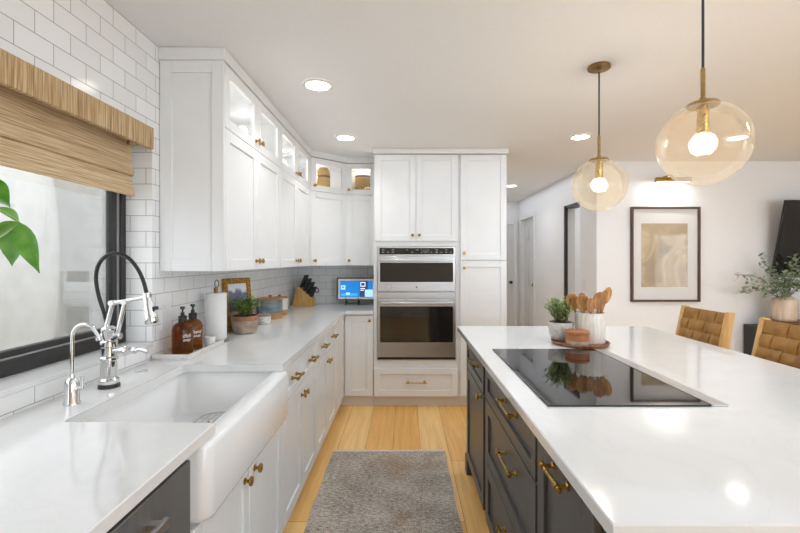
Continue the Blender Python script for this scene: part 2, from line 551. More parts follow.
class MB:
    def __init__(s):
        s.bm = bmesh.new()

    def _cube(s, mat, bev):
        r = bmesh.ops.create_cube(s.bm, size=1, matrix=mat)
        if bev > 0:
            es = list({e for v in r['verts'] for e in v.link_edges})
            bmesh.ops.bevel(s.bm, geom=es, offset=bev, segments=1, affect='EDGES', profile=.5)

    def box(s, x0, x1, y0, y1, z0, z1, bev=0.0):
        m = Matrix.Translation(((x0 + x1) / 2, (y0 + y1) / 2, (z0 + z1) / 2)) @ Matrix.Diagonal((abs(x1 - x0), abs(y1 - y0), abs(z1 - z0), 1))
        s._cube(m, bev)
        return s

    def fbox(s, F, a0, a1, b0, b1, c0, c1, bev=0.0):
        c = F.p((a0 + a1) / 2, (b0 + b1) / 2, (c0 + c1) / 2)
        R = Matrix((F.u, F.v, F.n)).transposed().to_4x4()
        m = Matrix.Translation(c) @ R @ Matrix.Diagonal((abs(a1 - a0), abs(b1 - b0), abs(c1 - c0), 1))
        s._cube(m, bev)
        return s

    def rings(s, rs, cap0=True, cap1=True, closed=True):
        vs = [[s.bm.verts.new(p) for p in r] for r in rs]
        k = len(rs[0])
        for i in range(len(vs) - 1):
            for j in range(k if closed else k - 1):
                j2 = (j + 1) % k
                try:
                    s.bm.faces.new((vs[i][j], vs[i][j2], vs[i + 1][j2], vs[i + 1][j]))
                except ValueError:
                    pass
        if cap0:
            s.bm.faces.new(list(reversed(vs[0])))
        if cap1:
            s.bm.faces.new(vs[-1])
        return s

    def lathe(s, prof, base, axis=(0, 0, 1), seg=28, cap0=True, cap1=True):
        ax = V(axis).normalized()
        t = V((1, 0, 0)) if abs(ax.x) < .9 else V((0, 1, 0))
        e1 = ax.cross(t).normalized()
        e2 = ax.cross(e1).normalized()
        b = V(base)
        rs = []
        for r, h in prof:
            r = max(r, 1e-4)
            rs.append([b + ax * h + (e1 * math.cos(2 * PI * j / seg) + e2 * math.sin(2 * PI * j / seg)) * r for j in range(seg)])
        return s.rings(rs, cap0, cap1)

    def cyl(s, p0, p1, r, seg=16, r1=None):
        p0, p1 = V(p0), V(p1)
        L = (p1 - p0).length
        return s.lathe([(r, 0), (r1 if r1 is not None else r, L)], p0, p1 - p0, seg)

    def tube(s, pts, r, seg=10, smooth=0, cap=True):
        pts = [V(p) for p in pts]
        if smooth:
            pts = catmull(pts, smooth)
        n = len(pts)
        rr = r if isinstance(r, (list, tuple)) else [r] * n
        if len(rr) != n:
            rr = [rr[0] + (rr[-1] - rr[0]) * i / (n - 1) for i in range(n)]
        tan = [(pts[min(i + 1, n - 1)] - pts[max(i - 1, 0)]).normalized() for i in range(n)]
        t0 = tan[0]
        ref = V((0, 0, 1)) if abs(t0.z) < .9 else V((1, 0, 0))
        e1 = t0.cross(ref).normalized()
        out = []
        for i in range(n):
            e1 = (e1 - tan[i] * e1.dot(tan[i])).normalized()
            e2 = tan[i].cross(e1)
            out.append([pts[i] + (e1 * math.cos(2 * PI * j / seg) + e2 * math.sin(2 * PI * j / seg)) * rr[i] for j in range(seg)])
        return s.rings(out, cap, cap)

    def prism(s, poly, z0, z1, bev=0.0):
        a = [s.bm.verts.new((x, y, z0)) for x, y in poly]
        b = [s.bm.verts.new((x, y, z1)) for x, y in poly]
        k = len(poly)
        top = s.bm.faces.new(b)
        bot = s.bm.faces.new(list(reversed(a)))
        for j in range(k):
            s.bm.faces.new((a[j], a[(j + 1) % k], b[(j + 1) % k], b[j]))
        if bev:
            es = list({e for f in (top, bot) for e in f.edges})
            bmesh.ops.bevel(s.bm, geom=es, offset=bev, segments=1, affect='EDGES', profile=.5)
        return s

    def extrude_poly(s, pts, d, bev=0.0):
        d = V(d)
        a = [s.bm.verts.new(p) for p in pts]
        b = [s.bm.verts.new(V(p) + d) for p in pts]
        k = len(a)
        f1 = s.bm.faces.new(b)
        f2 = s.bm.faces.new(list(reversed(a)))
        fs = [f1, f2]
        for j in range(k):
            fs.append(s.bm.faces.new((a[j], a[(j + 1) % k], b[(j + 1) % k], b[j])))
        if bev:
            bmesh.ops.recalc_face_normals(s.bm, faces=fs)
            es = list({e for f in fs for e in f.edges})
            bmesh.ops.bevel(s.bm, geom=es, offset=bev, segments=1, affect='EDGES', profile=.5)
        return s

    def sphere(s, c, r, seg=32, rings=20, sz=1.0):
        m = Matrix.Translation(c) @ Matrix.Diagonal((r, r, r * sz, 1))
        bmesh.ops.create_uvsphere(s.bm, u_segments=seg, v_segments=rings, radius=1, matrix=m)
        return s

    def leaf(s, base, d, up, L, w, bend=.3, nseg=4, fold=.15, tip=.0):
        d, up = V(d).normalized(), V(up)
        side = d.cross(up)
        if side.length < 1e-4:
            side = d.cross(V((1, 0, 0)))
        side.normalize()
        nrm = side.cross(d).normalized()
        rows = []
        for i in range(nseg + 1):
            t = i / nseg
            wd = w * .5 * math.sin(PI * t ** .72) ** 1.15 if 0 < i < nseg else w * .015
            c = V(base) + d * (L * t) - nrm * (bend * L * t * t)
            rows.append([c - side * wd + nrm * fold * wd, c, c + side * wd + nrm * fold * wd])
        vs = [[s.bm.verts.new(p) for p in r] for r in rows]
        for i in range(nseg):
            for j in range(2):
                s.bm.faces.new((vs[i][j], vs[i][j + 1], vs[i + 1][j + 1], vs[i + 1][j]))
        return s


def catmull(p, k):
    out = []
    n = len(p)
    for i in range(n - 1):
        p0, p1, p2, p3 = p[max(i - 1, 0)], p[i], p[i + 1], p[min(i + 2, n - 1)]
        for j in range(k):
            t = j / k
            out.append(.5 * ((2 * p1) + (p2 - p0) * t + (2 * p0 - 5 * p1 + 4 * p2 - p3) * t * t + (-p0 + 3 * p1 - 3 * p2 + p3) * t ** 3))
    out.append(p[-1])
    return out


ORG = {}


def thing(name, label, cat, loc, rotz=0, group=None, local=False):
    o = bpy.data.objects.new(name, None)
    COL.objects.link(o)
    o.empty_display_size = .05
    o.location = loc
    o.rotation_euler = (0, 0, rotz)
    o['label'] = label
    o['category'] = cat
    if group:
        o['group'] = group
    ORG[o.name] = V((0, 0, 0)) if local else V(loc)
    return o


def link_mesh(name, mb, mat, loc, ang=40):
    bmesh.ops.recalc_face_normals(mb.bm, faces=mb.bm.faces)
    me = bpy.data.meshes.new(name)
    if loc.length > 0:
        bmesh.ops.translate(mb.bm, verts=mb.bm.verts, vec=-loc)
    mb.bm.to_mesh(me)
    mb.bm.free()
    me.shade_smooth()
    me.set_sharp_from_angle(angle=math.radians(ang))
    me.materials.append(M[mat] if isinstance(mat, str) else mat)
    o = bpy.data.objects.new(name, me)
    COL.objects.link(o)
    return o


def part(name, mb, mat, parent, label=None, ang=40, stuff=False):
    org = ORG[parent.name]
    o = link_mesh(name, mb, mat, org, ang)
    o.parent = parent
    ORG[o.name] = org
    if label:
        o['label'] = label
    if stuff:
        o['kind'] = 'stuff'
    return o


def solo(name, mb, mat, label, cat, group=None, kind=None, ang=40):
    xs = [v.co for v in mb.bm.verts]
    lo = V((min(v.x for v in xs), min(v.y for v in xs), min(v.z for v in xs)))
    hi = V((max(v.x for v in xs), max(v.y for v in xs), max(v.z for v in xs)))
    base = V(((lo.x + hi.x) / 2, (lo.y + hi.y) / 2, lo.z))
    o = link_mesh(name, mb, mat, base, ang)
    o.location = base
    o['label'] = label
    o['category'] = cat
    if group:
        o['group'] = group
    if kind:
        o['kind'] = kind
    ORG[o.name] = base
    return o


def struct(name, mb, mat):
    o = link_mesh(name, mb, mat, V((0, 0, 0)))
    o['kind'] = 'structure'
    ORG[o.name] = V((0, 0, 0))
    return o


def copy_tree(root, loc, label=None, rotz=None):
    r = root.copy()
    COL.objects.link(r)
    r.location = loc
    if rotz is not None:
        r.rotation_euler = (0, 0, rotz)
    if label:
        r['label'] = label
    for ch in list(root.children):
        c = ch.copy()
        COL.objects.link(c)
        c.parent = r
        for g in ch.children:
            d = g.copy()
            COL.objects.link(d)
            d.parent = c
    return r


def shaker(F, a0, a1, b0, b1, fw=.058, t=.02, rec=.009):
    mb = MB()
    b = .0018
    mb.fbox(F, a0, a0 + fw, b0, b1, 0, t, b)
    mb.fbox(F, a1 - fw, a1, b0, b1, 0, t, b)
    mb.fbox(F, a0 + fw, a1 - fw, b0, b0 + fw, 0, t, b)
    mb.fbox(F, a0 + fw, a1 - fw, b1 - fw, b1, 0, t, b)
    mb.fbox(F, a0 + fw - .004, a1 - fw + .004, b0 + fw - .004, b1 - fw + .004, .002, t - rec)
    return mb


def glass_door(F, a0, a1, b0, b1, parent, fw=.055, t=.02):
    mb = MB()
    b = .0018
    mb.fbox(F, a0, a0 + fw, b0, b1, 0, t, b)
    mb.fbox(F, a1 - fw, a1, b0, b1, 0, t, b)
    mb.fbox(F, a0 + fw, a1 - fw, b0, b0 + fw, 0, t, b)
    mb.fbox(F, a0 + fw, a1 - fw, b1 - fw, b1, 0, t, b)
    d = part('glass_door', mb, 'cab', parent)
    g = MB()
    g.fbox(F, a0 + fw - .004, a1 - fw + .004, b0 + fw - .004, b1 - fw + .004, .008, .012)
    part('glass_pane', g, 'g_clear', d)
    return d


def knob(F, a, b, parent, c=.02, k=1.0, mat='brass'):
    mb = MB()
    mb.lathe([(.011 * k, 0), (.011 * k, .003), (.006 * k, .006), (.005 * k, .013), (.008 * k, .016), (.0145 * k, .020), (.0155 * k, .025), (.014 * k, .029), (.006 * k, .0305)],
             F.p(a, b, c), F.n, 16)
    return part('knob', mb, mat, parent)


def pull(F, a, b, L, parent, c=.02, so=.036, r=.0055, mat='brass'):
    mb = MB()
    h = L / 2
    mb.cyl(F.p(a - h, b, c + so), F.p(a + h, b, c + so), r, 12)
    for s in (-1, 1):
        x = a + s * (h - .018)
        mb.lathe([(.011, 0), (.011, .004), (.0065, .008), (.0055, so)], F.p(x, b, c), F.n, 12)
        mb.lathe([(.0085, -.007), (.0085, .007)], F.p(x, b, c + so), F.u, 12)
        mb.lathe([(.0075, -.003), (.0075, .003)], F.p(a + s * h, b, c + so), F.u, 12)
    return part('pull', mb, mat, parent)


def text_mesh(txt, size, fn, font_shear=0.0):
    """text as thin mesh; fn maps (x, y) of the text plane to a world point"""
    cu = bpy.data.curves.new('t', 'FONT')
    cu.body = txt
    cu.size = size
    cu.shear = font_shear
    cu.align_x = 'CENTER'
    cu.resolution_u = 3
    ob = bpy.data.objects.new('t', cu)
    COL.objects.link(ob)
    dg = bpy.context.evaluated_depsgraph_get()
    me = bpy.data.meshes.new_from_object(ob.evaluated_get(dg))
    bpy.data.objects.remove(ob)
    mb = MB()
    mb.bm.from_mesh(me)
    for v in mb.bm.verts:
        v.co = fn(v.co.x, v.co.y)
    bpy.data.meshes.remove(me)
    return mb


# ------------------------------------------------------------------ dimensions
XW = -1.22      # left (tiled) wall
YB = 4.73       # kitchen back wall
ZC = 2.455      # ceiling
XR = 5.6        # right wall
YA = 4.60       # wall with the framed print
XH = 2.05       # hallway's right wall
YH = 7.75       # hallway's end wall
YN = -2.6       # wall behind the camera
CT = .92        # counter top

# ------------------------------------------------------------------ setting
struct('floor', MB().box(-1.42, XR + .2, YN - .2, YH + .2, -.08, 0), 'floor')
struct('ceiling', MB().box(-1.42, XR + .2, YN - .2, YH + .2, ZC, ZC + .1), 'ceiling')

WY0, WY1, WZ0, WZ1 = -.2, 2.075, 1.005, 2.03
mb = MB()
mb.box(-1.42, XW, YN - .2, YB + .2, 0, WZ0 - .02)
mb.box(-1.42, XW, YN - .2, YB + .2, WZ1, ZC)
mb.box(-1.42, XW, WY1, YB + .2, WZ0 - .02, WZ1)
mb.box(-1.42, XW, YN - .2, WY0, WZ0 - .02, WZ1)
struct('wall_left', mb, 'tile')
struct('wall_back', MB().box(XW, .985, YB, YB + .2, 0, ZC), 'tile')

# window over the sink: dark frame, sliding sash, glass
w1 = struct('window_1', MB().box(-1.372, -1.364, WY0 + .04, WY1 - .04, WZ0 + .05, WZ1 - .03), 'g_window')
mb = MB()
mb.box(-1.41, -1.345, WY0, WY1, WZ0, WZ0 + .055, .003)
mb.box(-1.41, -1.345, WY0, WY1, WZ1 - .045, WZ1, .003)
mb.box(-1.41, -1.345, WY1 - .036, WY1, WZ0 + .055, WZ1 - .045, .003)
mb.box(-1.41, -1.345, WY0, WY0 + .05, WZ0 + .055, WZ1 - .045, .003)
part('window_frame', mb, 'black', w1)
mb = MB()
mb.box(-1.392, -1.355, WY1 - .052, WY1 - .036, WZ0 + .055, WZ1 - .045)
mb.box(-1.392, -1.355, WY0 + .05, WY1 - .036, WZ0 + .055, WZ0 + .062)
part('track', mb, 'alu', w1)
mb = MB()
mb.box(-1.385, -1.355, WY1 - .085, WY1 - .052, WZ0 + .062, WZ1 - .045, .002)
mb.box(-1.385, -1.355, .93, .965, WZ0 + .062, WZ1 - .045, .002)
mb.box(-1.385, -1.355, .965, WY1 - .085, WZ0 + .062, WZ0 + .085, .002)
part('sash', mb, 'black', w1)
struct('trim_1', MB().box(-1.42, XW + .006, WY0, WY1, WZ0 - .02, WZ0, .002), 'quartz')

# outside: garden wall seen through the glass, gravel
mb = MB().box(-3.0, -2.6, -4, 7, -.1, 3.2)
solo('garden_wall', mb, 'stucco', 'pale grey block wall outside the sink window', 'wall', kind='structure')
struct('trim_2', MB().box(-2.6, -1.45, -4, 7, -.12, -.02), 'ground')

# living side
mb = MB()
mb.box(XH, XR + .2, YA, YA + .12, 0, ZC)
struct('wall_living', mb, 'wall')
DY0, DY1, DZ = 5.04, 5.52, 2.09
d2y0, d2y1, d2z = 6.84, 7.56, 2.10
mb = MB()
mb.box(XH, XH + .12, YA + .12, DY0, 0, ZC)
mb.box(XH, XH + .12, DY0, DY1, DZ, ZC)
mb.box(XH, XH + .12, DY1, d2y0, 0, ZC)
mb.box(XH, XH + .12, d2y0, d2y1, d2z, ZC)
mb.box(XH, XH + .12, d2y1, YH, 0, ZC)
struct('wall_hall_right', mb, 'wall')
struct('wall_hall_left', MB().box(.865, .985, YB + .2, YH, 0, ZC), 'wall')
struct('wall_hall_end', MB().box(.865, XH + .12, YH, YH + .12, 0, ZC), 'wall')
# room seen through the black-framed opening
mb = MB()
mb.box(XH + .12, 4.2, YA + 1.6, YA + 1.7, 0, ZC)
mb.box(4.2, 4.3, YA + .12, YA + 1.7, 0, ZC)
struct('wall_side_room', mb, 'wall')
# right wall with a daylight window, wall behind the camera with glass doors added for light
ry0, ry1, rz0, rz1 = -.42, .66, .82, 1.95
mb = MB()
mb.box(XR, XR + .15, YN, ry0, 0, ZC)
mb.box(XR, XR + .15, ry1, YA, 0, ZC)
mb.box(XR, XR + .15, ry0, ry1, 0, rz0)
mb.box(XR, XR + .15, ry0, ry1, rz1, ZC)
struct('wall_right', mb, 'wall')
w2 = struct('window_2', MB().box(XR + .06, XR + .066, ry0, ry1, rz0, rz1), 'g_window')
mb = MB()
mb.box(XR + .03, XR + .09, ry0, ry0 + .05, rz0, rz1)
mb.box(XR + .03, XR + .09, ry1 - .05, ry1, rz0, rz1)
mb.box(XR + .03, XR + .09, ry0, ry1, rz0, rz0 + .05)
mb.box(XR + .03, XR + .09, ry0, ry1, rz1 - .05, rz1)
part('window_frame', mb, 'trim', w2)
mb = MB()
mb.box(XR + .045, XR + .075, .11, .13, rz0 + .05, rz1 - .05)
mb.box(XR + .045, XR + .075, ry0 + .05, ry1 - .05, 1.40, 1.42)
part('muntins', mb, 'trim', w2)
mb = MB()
mb.box(-1.42, 1.8, YN - .15, YN, 0, ZC)
mb.box(5.0, XR + .15, YN - .15, YN, 0, ZC)
mb.box(1.8, 5.0, YN - .15, YN, 2.3, ZC)
struct('wall_front', mb, 'wall')
d0 = struct('door_1', MB().box(1.8, 5.0, YN - .08, YN - .072, .05, 2.26), 'g_window')
mb = MB()
for x in (1.8, 2.84, 3.9, 4.94):
    mb.box(x, x + .06, YN - .11, YN - .04, .0, 2.3)
mb.box(1.8, 5, YN - .11, YN - .04, 2.24, 2.3)
mb.box(1.8, 5, YN - .11, YN - .04, 0, .06)
part('door_frame', mb, 'black', d0)

# black-framed doorway in the hallway
d = struct('door_2', MB().box(XH + .026, XH + .119, DY1 - .03, DY1 - .001, .005, DZ - .037), 'door')
mb = MB()
mb.box(XH - .012, XH + .024, DY1 - .045, DY1, 0, DZ, .002)
mb.box(XH - .004, XH + .13, DY0, DY1 - .045, DZ - .035, DZ, .002)
part('door_frame', mb, 'black', d)
# six panel doors in the hallway
Fd = Frame((XH + .05, d2y0, .01), (0, 1, 0), (-1, 0, 0))


def panel_door(name, F, w, h, knob_a, kmat, casing):
    mb = MB().fbox(F, 0, w, 0, h, -.03, 0)
    d = struct(name, mb, 'door')
    pan = MB()
    for (b0, b1) in ((.18, .82), (.95, 1.58), (1.70, h - .12)):
        for (a0, a1) in ((.10, w / 2 - .05), (w / 2 + .05, w - .10)):
            pan.fbox(F, a0, a1, b0, b1, .001, .004)
            pan.fbox(F, a0 + .03, a1 - .03, b0 + .03, b1 - .03, .003, .012, .004)
    part('door_panels', pan, 'door', d)
    k = MB()
    k.lathe([(.026, 0), (.026, .006), (.010, .01), (.010, .03), (.026, .036), (.028, .052), (.014, .062)], F.p(knob_a, .99, 0), F.n, 16)
    part('door_knob', k, kmat, d)
    c = MB()
    for q in casing:
        c.fbox(F, *q, .003)
    part('door_casing', c, 'trim', d)
    return d


dw = d2y1 - d2y0
panel_door('door_3', Fd, dw, d2z - .015, .07, 'brass_old',
           [(-.07, 0, -.01, d2z + .06, .05, .064), (dw, dw + .07, -.01, d2z + .06, .05, .064), (0, dw, d2z - .01, d2z + .06, .05, .064)])
Fe = Frame((1.20, YH - .012, .01), (1, 0, 0), (0, -1, 0))
panel_door('door_4', Fe, .76, 2.03, .70, 'black',
           [(-.07, 0, -.01, 2.1, -.012, .02), (.76, .82, -.01, 2.1, -.012, .02), (0, .76, 2.03, 2.1, -.012, .02)])

# baseboards
struct('baseboard_living', MB().box(XH, XR, YA - .014, YA, 0, .10, .003), 'trim')
mb = MB()
mb.box(XH - .014, XH, YA - .014, DY0 - .002, 0, .10, .003)
mb.box(XH - .014, XH, DY1 + .002, d2y0 - .075, 0, .10, .003)
struct('baseboard_hall', mb, 'trim')
struct('baseboard_right', MB().box(XR - .014, XR, YN, YA - .014, 0, .10, .003), 'trim')

# ------------------------------------------------------------------ left run, base cabinets
XF = -.60       # cabinet box front; door faces at -.58
FL = Frame((XF, 0, 0), (0, 1, 0), (1, 0, 0))


def base_body(y0, y1, ztop=.884):
    mb = MB()
    mb.box(XW + .002, XF, y0, y1, .10, ztop)
    mb.box(XW + .002, XF - .04, y0, y1, 0, .10)
    return mb


# near end cabinet carries the counter beside the dishwasher
t = thing('base_cabinet', 'white base cabinet nearest the viewer, left of the dark dishwasher', 'cabinet', ((XW + XF) / 2, .33, 0))
part('body', base_body(.10, .565), 'cab', t)
dd = part('door', shaker(FL, .105, .56, .11, .87), 'cab', t)
knob(FL, .52, .8, dd)

t = thing('dishwasher', 'dark steel dishwasher front under the near counter beside the farmhouse sink', 'dishwasher', ((XW + XF) / 2, .868, 0))
mb = MB()
mb.box(XW + .03, XF - .005, .57, 1.166, .10, .872)
mb.box(XW + .03, XF - .05, .57, 1.166, 0, .10)
part('body', mb, 'blackp', t)
mb = MB().fbox(FL, .574, 1.160, .11, .862, -.004, .022, .003)
dd = part('door', mb, 'steel_dark', t)
mb = MB()
mb.fbox(FL, .66, .99, .785, .812, .046, .060, .004)
mb.fbox(FL, .67, .69, .79, .807, .022, .05)
mb.fbox(FL, .96, .98, .79, .807, .022, .05)
part('handle', mb, 'steel', dd)

t = thing('sink_cabinet', 'white two-door cabinet directly under the farmhouse sink', 'cabinet', ((XW + XF) / 2, 1.61, 0))
mb = base_body(1.17, 2.045, .662)
mb.box(XW + .002, XF, 1.17, 1.183, .662, .884)
mb.box(XW + .002, XF, 2.032, 2.045, .662, .884)
part('body', mb, 'cab', t)
dd = part('door', shaker(FL, 1.180, 1.604, .105, .655), 'cab', t)
knob(FL, 1.555, .60, dd, k=1.1)
dd = part('door', shaker(FL, 1.608, 2.036, .105, .655), 'cab', t)
knob(FL, 1.655, .60, dd, k=1.1)


def drawer_base(y0, y1, label):
    t = thing('drawer_base_cabinet', label, 'cabinet', ((XW + XF) / 2, (y0 + y1) / 2, 0), group='left run drawer bases')
    part('body', base_body(y0, y1), 'cab', t)
    m = (y0 + y1) / 2
    for a0, a1, ka in ((y0 + .004, m - .002, m - .035), (m + .002, y1 - .004, m + .035)):
        dr = part('drawer', shaker(FL, a0, a1, .705, .872, fw=.042), 'cab', t)
        pull(FL, (a0 + a1) / 2, .795, .12, dr)
        do = part('door', shaker(FL, a0, a1, .105, .700), 'cab', t)
        knob(FL, ka, .645, do)
    return t


drawer_base(2.046, 2.834, 'white base cabinet with two drawers over two doors, right beside the sink')
drawer_base(2.835, 3.630, 'white base cabinet with two drawers over two doors, farther from the sink, before the corner')
YF = YB - .64 + .02   # back base box front (4.11); doors at 4.09
FB = Frame((0, 4.11, 0), (1, 0, 0), (0, -1, 0))
t = thing('corner_base_cabinet', 'white inside corner base cabinet left of the wall ovens with one brass knob', 'cabinet', (-.9, 4.3, 0))
mb = MB()
mb.prism([(XW + .002, 3.632), (XF, 3.632), (XF, 4.11), (-.30, 4.11), (-.30, YB - .002), (XW + .002, YB - .002)], .10, .884)
mb.prism([(XW + .002, 3.632), (XF - .04, 3.632), (XF - .04, 4.15), (-.30, 4.15), (-.30, YB - .002), (XW + .002, YB - .002)], 0, .10)
part('body', mb, 'cab', t)
part('door', shaker(FL, 3.636, 4.085, .105, .872), 'cab', t)
dd = part('door', shaker(FB, -.574, -.304, .105, .872), 'cab', t)
knob(FB, -.335, .825, dd, k=.9)

# worktop with sink cut-out
r = .022
poly = [(XW + .001, .10), (-.56, .10), (-.56, 1.27)]
poly += [(-1.02 + r, 1.27)]
poly += [(-1.02 + r - r * math.sin(a), 1.27 + r - r * math.cos(a)) for a in (PI / 6, PI / 3, PI / 2)]
poly += [(-1.02 + r - r * math.cos(a), 1.975 - r + r * math.sin(a)) for a in (0, PI / 6, PI / 3, PI / 2)]
poly += [(-.56, 1.975), (-.56, 4.06), (-.30, 4.06), (-.30, YB - .001), (XW + .001, YB - .001)]
solo('kitchen_worktop', MB().prism(poly, .886, CT, .003), 'quartz', 'white quartz worktop along the tiled wall with the sink cut into it', 'worktop')


# farmhouse sink
def rrect(x0, x1, y0, y1, r, z, k=5):
    pts = []
    for cx, cy, a0 in ((x1 - r, y1 - r, 0), (x0 + r, y1 - r, PI / 2), (x0 + r, y0 + r, PI), (x1 - r, y0 + r, 1.5 * PI)):
        for i in range(k + 1):
            a = a0 + PI / 2 * i / k
            pts.append(V((cx + r * math.cos(a), cy + r * math.sin(a), z)))
    return pts


t = thing('farmhouse_sink', 'white glossy apron-front farmhouse sink set into the left worktop', 'sink', (-.79, 1.61, .664))
sx0, sx1, sy0, sy1 = -1.06, -.540, 1.186, 2.014
mb = MB()
mb.rings([
    rrect(sx0 + .03, sx1 - .022, sy0 + .022, sy1 - .022, .03, .6645),
    rrect(sx0 + .01, sx1 - .007, sy0 + .006, sy1 - .006, .035, .670),
    rrect(sx0, sx1, sy0, sy1, .038, .686),
    rrect(sx0, sx1, sy0, sy1, .038, .872),
    rrect(sx0 + .004, sx1 - .004, sy0 + .004, sy1 - .004, .036, .881),
    rrect(sx0 + .012, sx1 - .013, sy0 + .012, sy1 - .012, .03, .8855),
    rrect(-1.034, -.606, 1.246, 1.996, .03, .8855),
    rrect(-1.030, -.611, 1.250, 1.992, .03, .879),
    rrect(-1.026, -.615, 1.256, 1.988, .035, .71),
    rrect(-1.014, -.624, 1.268, 1.978, .045, .688),
    rrect(-.98, -.66, 1.30, 1.94, .05, .684)])
part('basin', mb, 'fireclay', t, ang=60)
mb = MB()
mb.lathe([(.045, .6845), (.045, .688), (.035, .688), (.03, .685)], (-.82, 1.5, 0), seg=24)
part('drain', mb, 'chrome', t)
mb = MB().lathe([(.012, 0), (.012, .004), (.008, .005)], (-1.0275, 1.55, .79), (1, 0, 0), 16)
part('overflow_cap', mb, 'chrome', t)

# wire grid in the basin
mb = MB()
gx0, gx1, gy0, gy1, gz = -.90, -.635, 1.34, 1.955, .708
loop = rrect(gx0, gx1, gy0, gy1, .07, gz)
mb.tube(loop + [loop[0]], .0035, 8)
for i in range(9):
    x = gx0 + .03 + i * (gx1 - gx0 - .06) / 8
    mb.tube([(x, gy0 + .02, gz), (x, gy1 - .02, gz)], .002, 6)
for i in range(4):
    y = gy0 + .08 + i * (gy1 - gy0 - .16) / 3
    mb.tube([(gx0, y, gz), (gx1, y, gz)], .002, 6)
for x in (gx0 + .05, gx1 - .05):
    for y in (gy0 + .09, gy1 - .09):
        mb.cyl((x, y, .684), (x, y, gz), .004, 8)
solo('sink_grid', mb, 'steel', 'steel wire grid with rounded corners lying in the sink', 'sink grid')

# ------------------------------------------------------------------ tap
fx, fy = -1.118, 1.625
t = thing('kitchen_faucet', 'tall chrome articulated bridge tap with a black looping hose behind the sink', 'faucet', (fx, fy, CT))
mb = MB()
mb.lathe([(.036, 0), (.036, .012)], (fx, fy, CT), seg=24)
part('base_ring', mb, 'black', t, label='black base ring')
mb = MB()
mb.lathe([(.031, .012), (.033, .018), (.033, .03), (.026, .036), (.026, .10), (.030, .104), (.030, .112), (.024, .118), (.024, .15),
          (.029, .155), (.029, .172), (.022, .178), (.022, .205), (.026, .21), (.026, .222), (.014, .23)], (fx, fy, CT), seg=24)
part('column', mb, 'chrome', t)
mb = MB()
hz = 1.4 - (350.5 - 260) / 264.6
mb.cyl((fx, fy, hz), (fx + .065, fy, hz), .014, 16)
mb.lathe([(.019, .05), (.019, .062), (.013, .068), (.010, .085), (.013, .09), (.013, .1)], (fx, fy, hz), (1, 0, 0), 16)
mb.tube([(fx + .095, fy, hz), (fx + .12, fy - .002, hz + .004), (fx + .15, fy - .004, hz - .003)], [.008, .007, .0095], 10)
part('lever_handle', mb, 'chrome', t)


def fp(px, py, y=fy):
    s = 430 / y
    return V(((px - 405) / s, y, 1.4 - (py - 260) / s))


mb = MB()
for q0, q1 in (((104.5, 336), (112.5, 303)), ((117, 336), (125, 302))):
    mb.cyl(fp(*q0), fp(*q1), .0078, 12)
for q in ((104.5, 336), (117, 336), (112.5, 303), (125, 302)):
    p = fp(*q)
    mb.cyl((p.x, fy - .012, p.z), (p.x, fy + .012, p.z), .0105, 12)
a, b = fp(101.5, 336), fp(121, 336)
mb.cyl(a, b, .012, 12)
a, b = fp(111, 303.5), fp(146, 297.5)
mb.cyl((a.x, fy, a.z), (b.x, fy, b.z), .0075, 12)
mb.lathe([(.015, -.012), (.015, .012)], fp(147.5, 297), (.1, 0, 1), 14)
part('jointed_arm', mb, 'chrome', t)
mb = MB()
hd = (fp(152, 324) - fp(147.3, 296)).normalized()
mb.lathe([(.0145, -.012), (.015, .02), (.0175, .03), (.0195, .034), (.0195, .065), (.022, .07), (.0235, .098), (.020, .106), (.014, .106)],
         fp(147.3, 296), hd, 20)
part('spray_head', mb, 'chrome', t)
mb = MB()
c0 = fp(155.5, 308)
mb.lathe([(.010, -.006), (.010, .006)], c0, (0, 0, 1), 12)
part('spray_button', mb, 'blackp', t)
mb = MB()
pts = [fp(109.5, 333, fy + .03), fp(104.5, 314, fy + .03), fp(98.5, 295, fy + .02), fp(96, 277, fy + .01), fp(99.5, 263, fy), fp(108, 255, fy), fp(118, 253.6, fy),
       fp(129, 258.5, fy), fp(138, 269.5, fy), fp(143.5, 281.5, fy), fp(146.5, 293, fy)]
mb.tube(pts, .0072, 10, smooth=5)
part('hose', mb, 'blackp', t)

# filtered water tap
wx, wy = -1.11, 1.433
t = thing('filter_tap', 'small chrome gooseneck filter tap left of the big tap', 'faucet', (wx, wy, CT))
mb = MB()
mb.lathe([(.024, 0), (.024, .006), (.021, .010), (.0215, .07), (.017, .082), (.009, .088), (.008, .10)], (wx, wy, CT), seg=24)
part('body', mb, 'chrome', t)
mb = MB()
q = lambda px, py: fp(px, py, wy)
mb.tube([q(72, 378), q(72.2, 350), q(73.0, 334), q(77, 327), q(84, 324.5), q(91, 326.5), q(95.5, 332), q(99, 338)], .0058, 12, smooth=4)
mb.lathe([(.0095, 0), (.0095, .012)], q(98.6, 337), (.25, 0, -1), 12)
part('gooseneck', mb, 'chrome', t)
mb = MB()
mb.cyl((wx + .018, wy, CT + .055), (wx + .036, wy, CT + .055), .007, 12)
mb.tube([(wx + .034, wy, CT + .052), (wx + .035, wy, CT + .075), (wx + .034, wy, CT + .095)], [.007, .005, .007], 10)
part('lever', mb, 'chrome', t)
solo('counter_button', MB().lathe([(.024, 0), (.024, .004), (.019, .007), (.012, .007), (.011, .005)], (-1.134, 1.85, CT), seg=20), 'chrome',
     'flat round chrome button on the worktop between the tap and the marble tray', 'button')

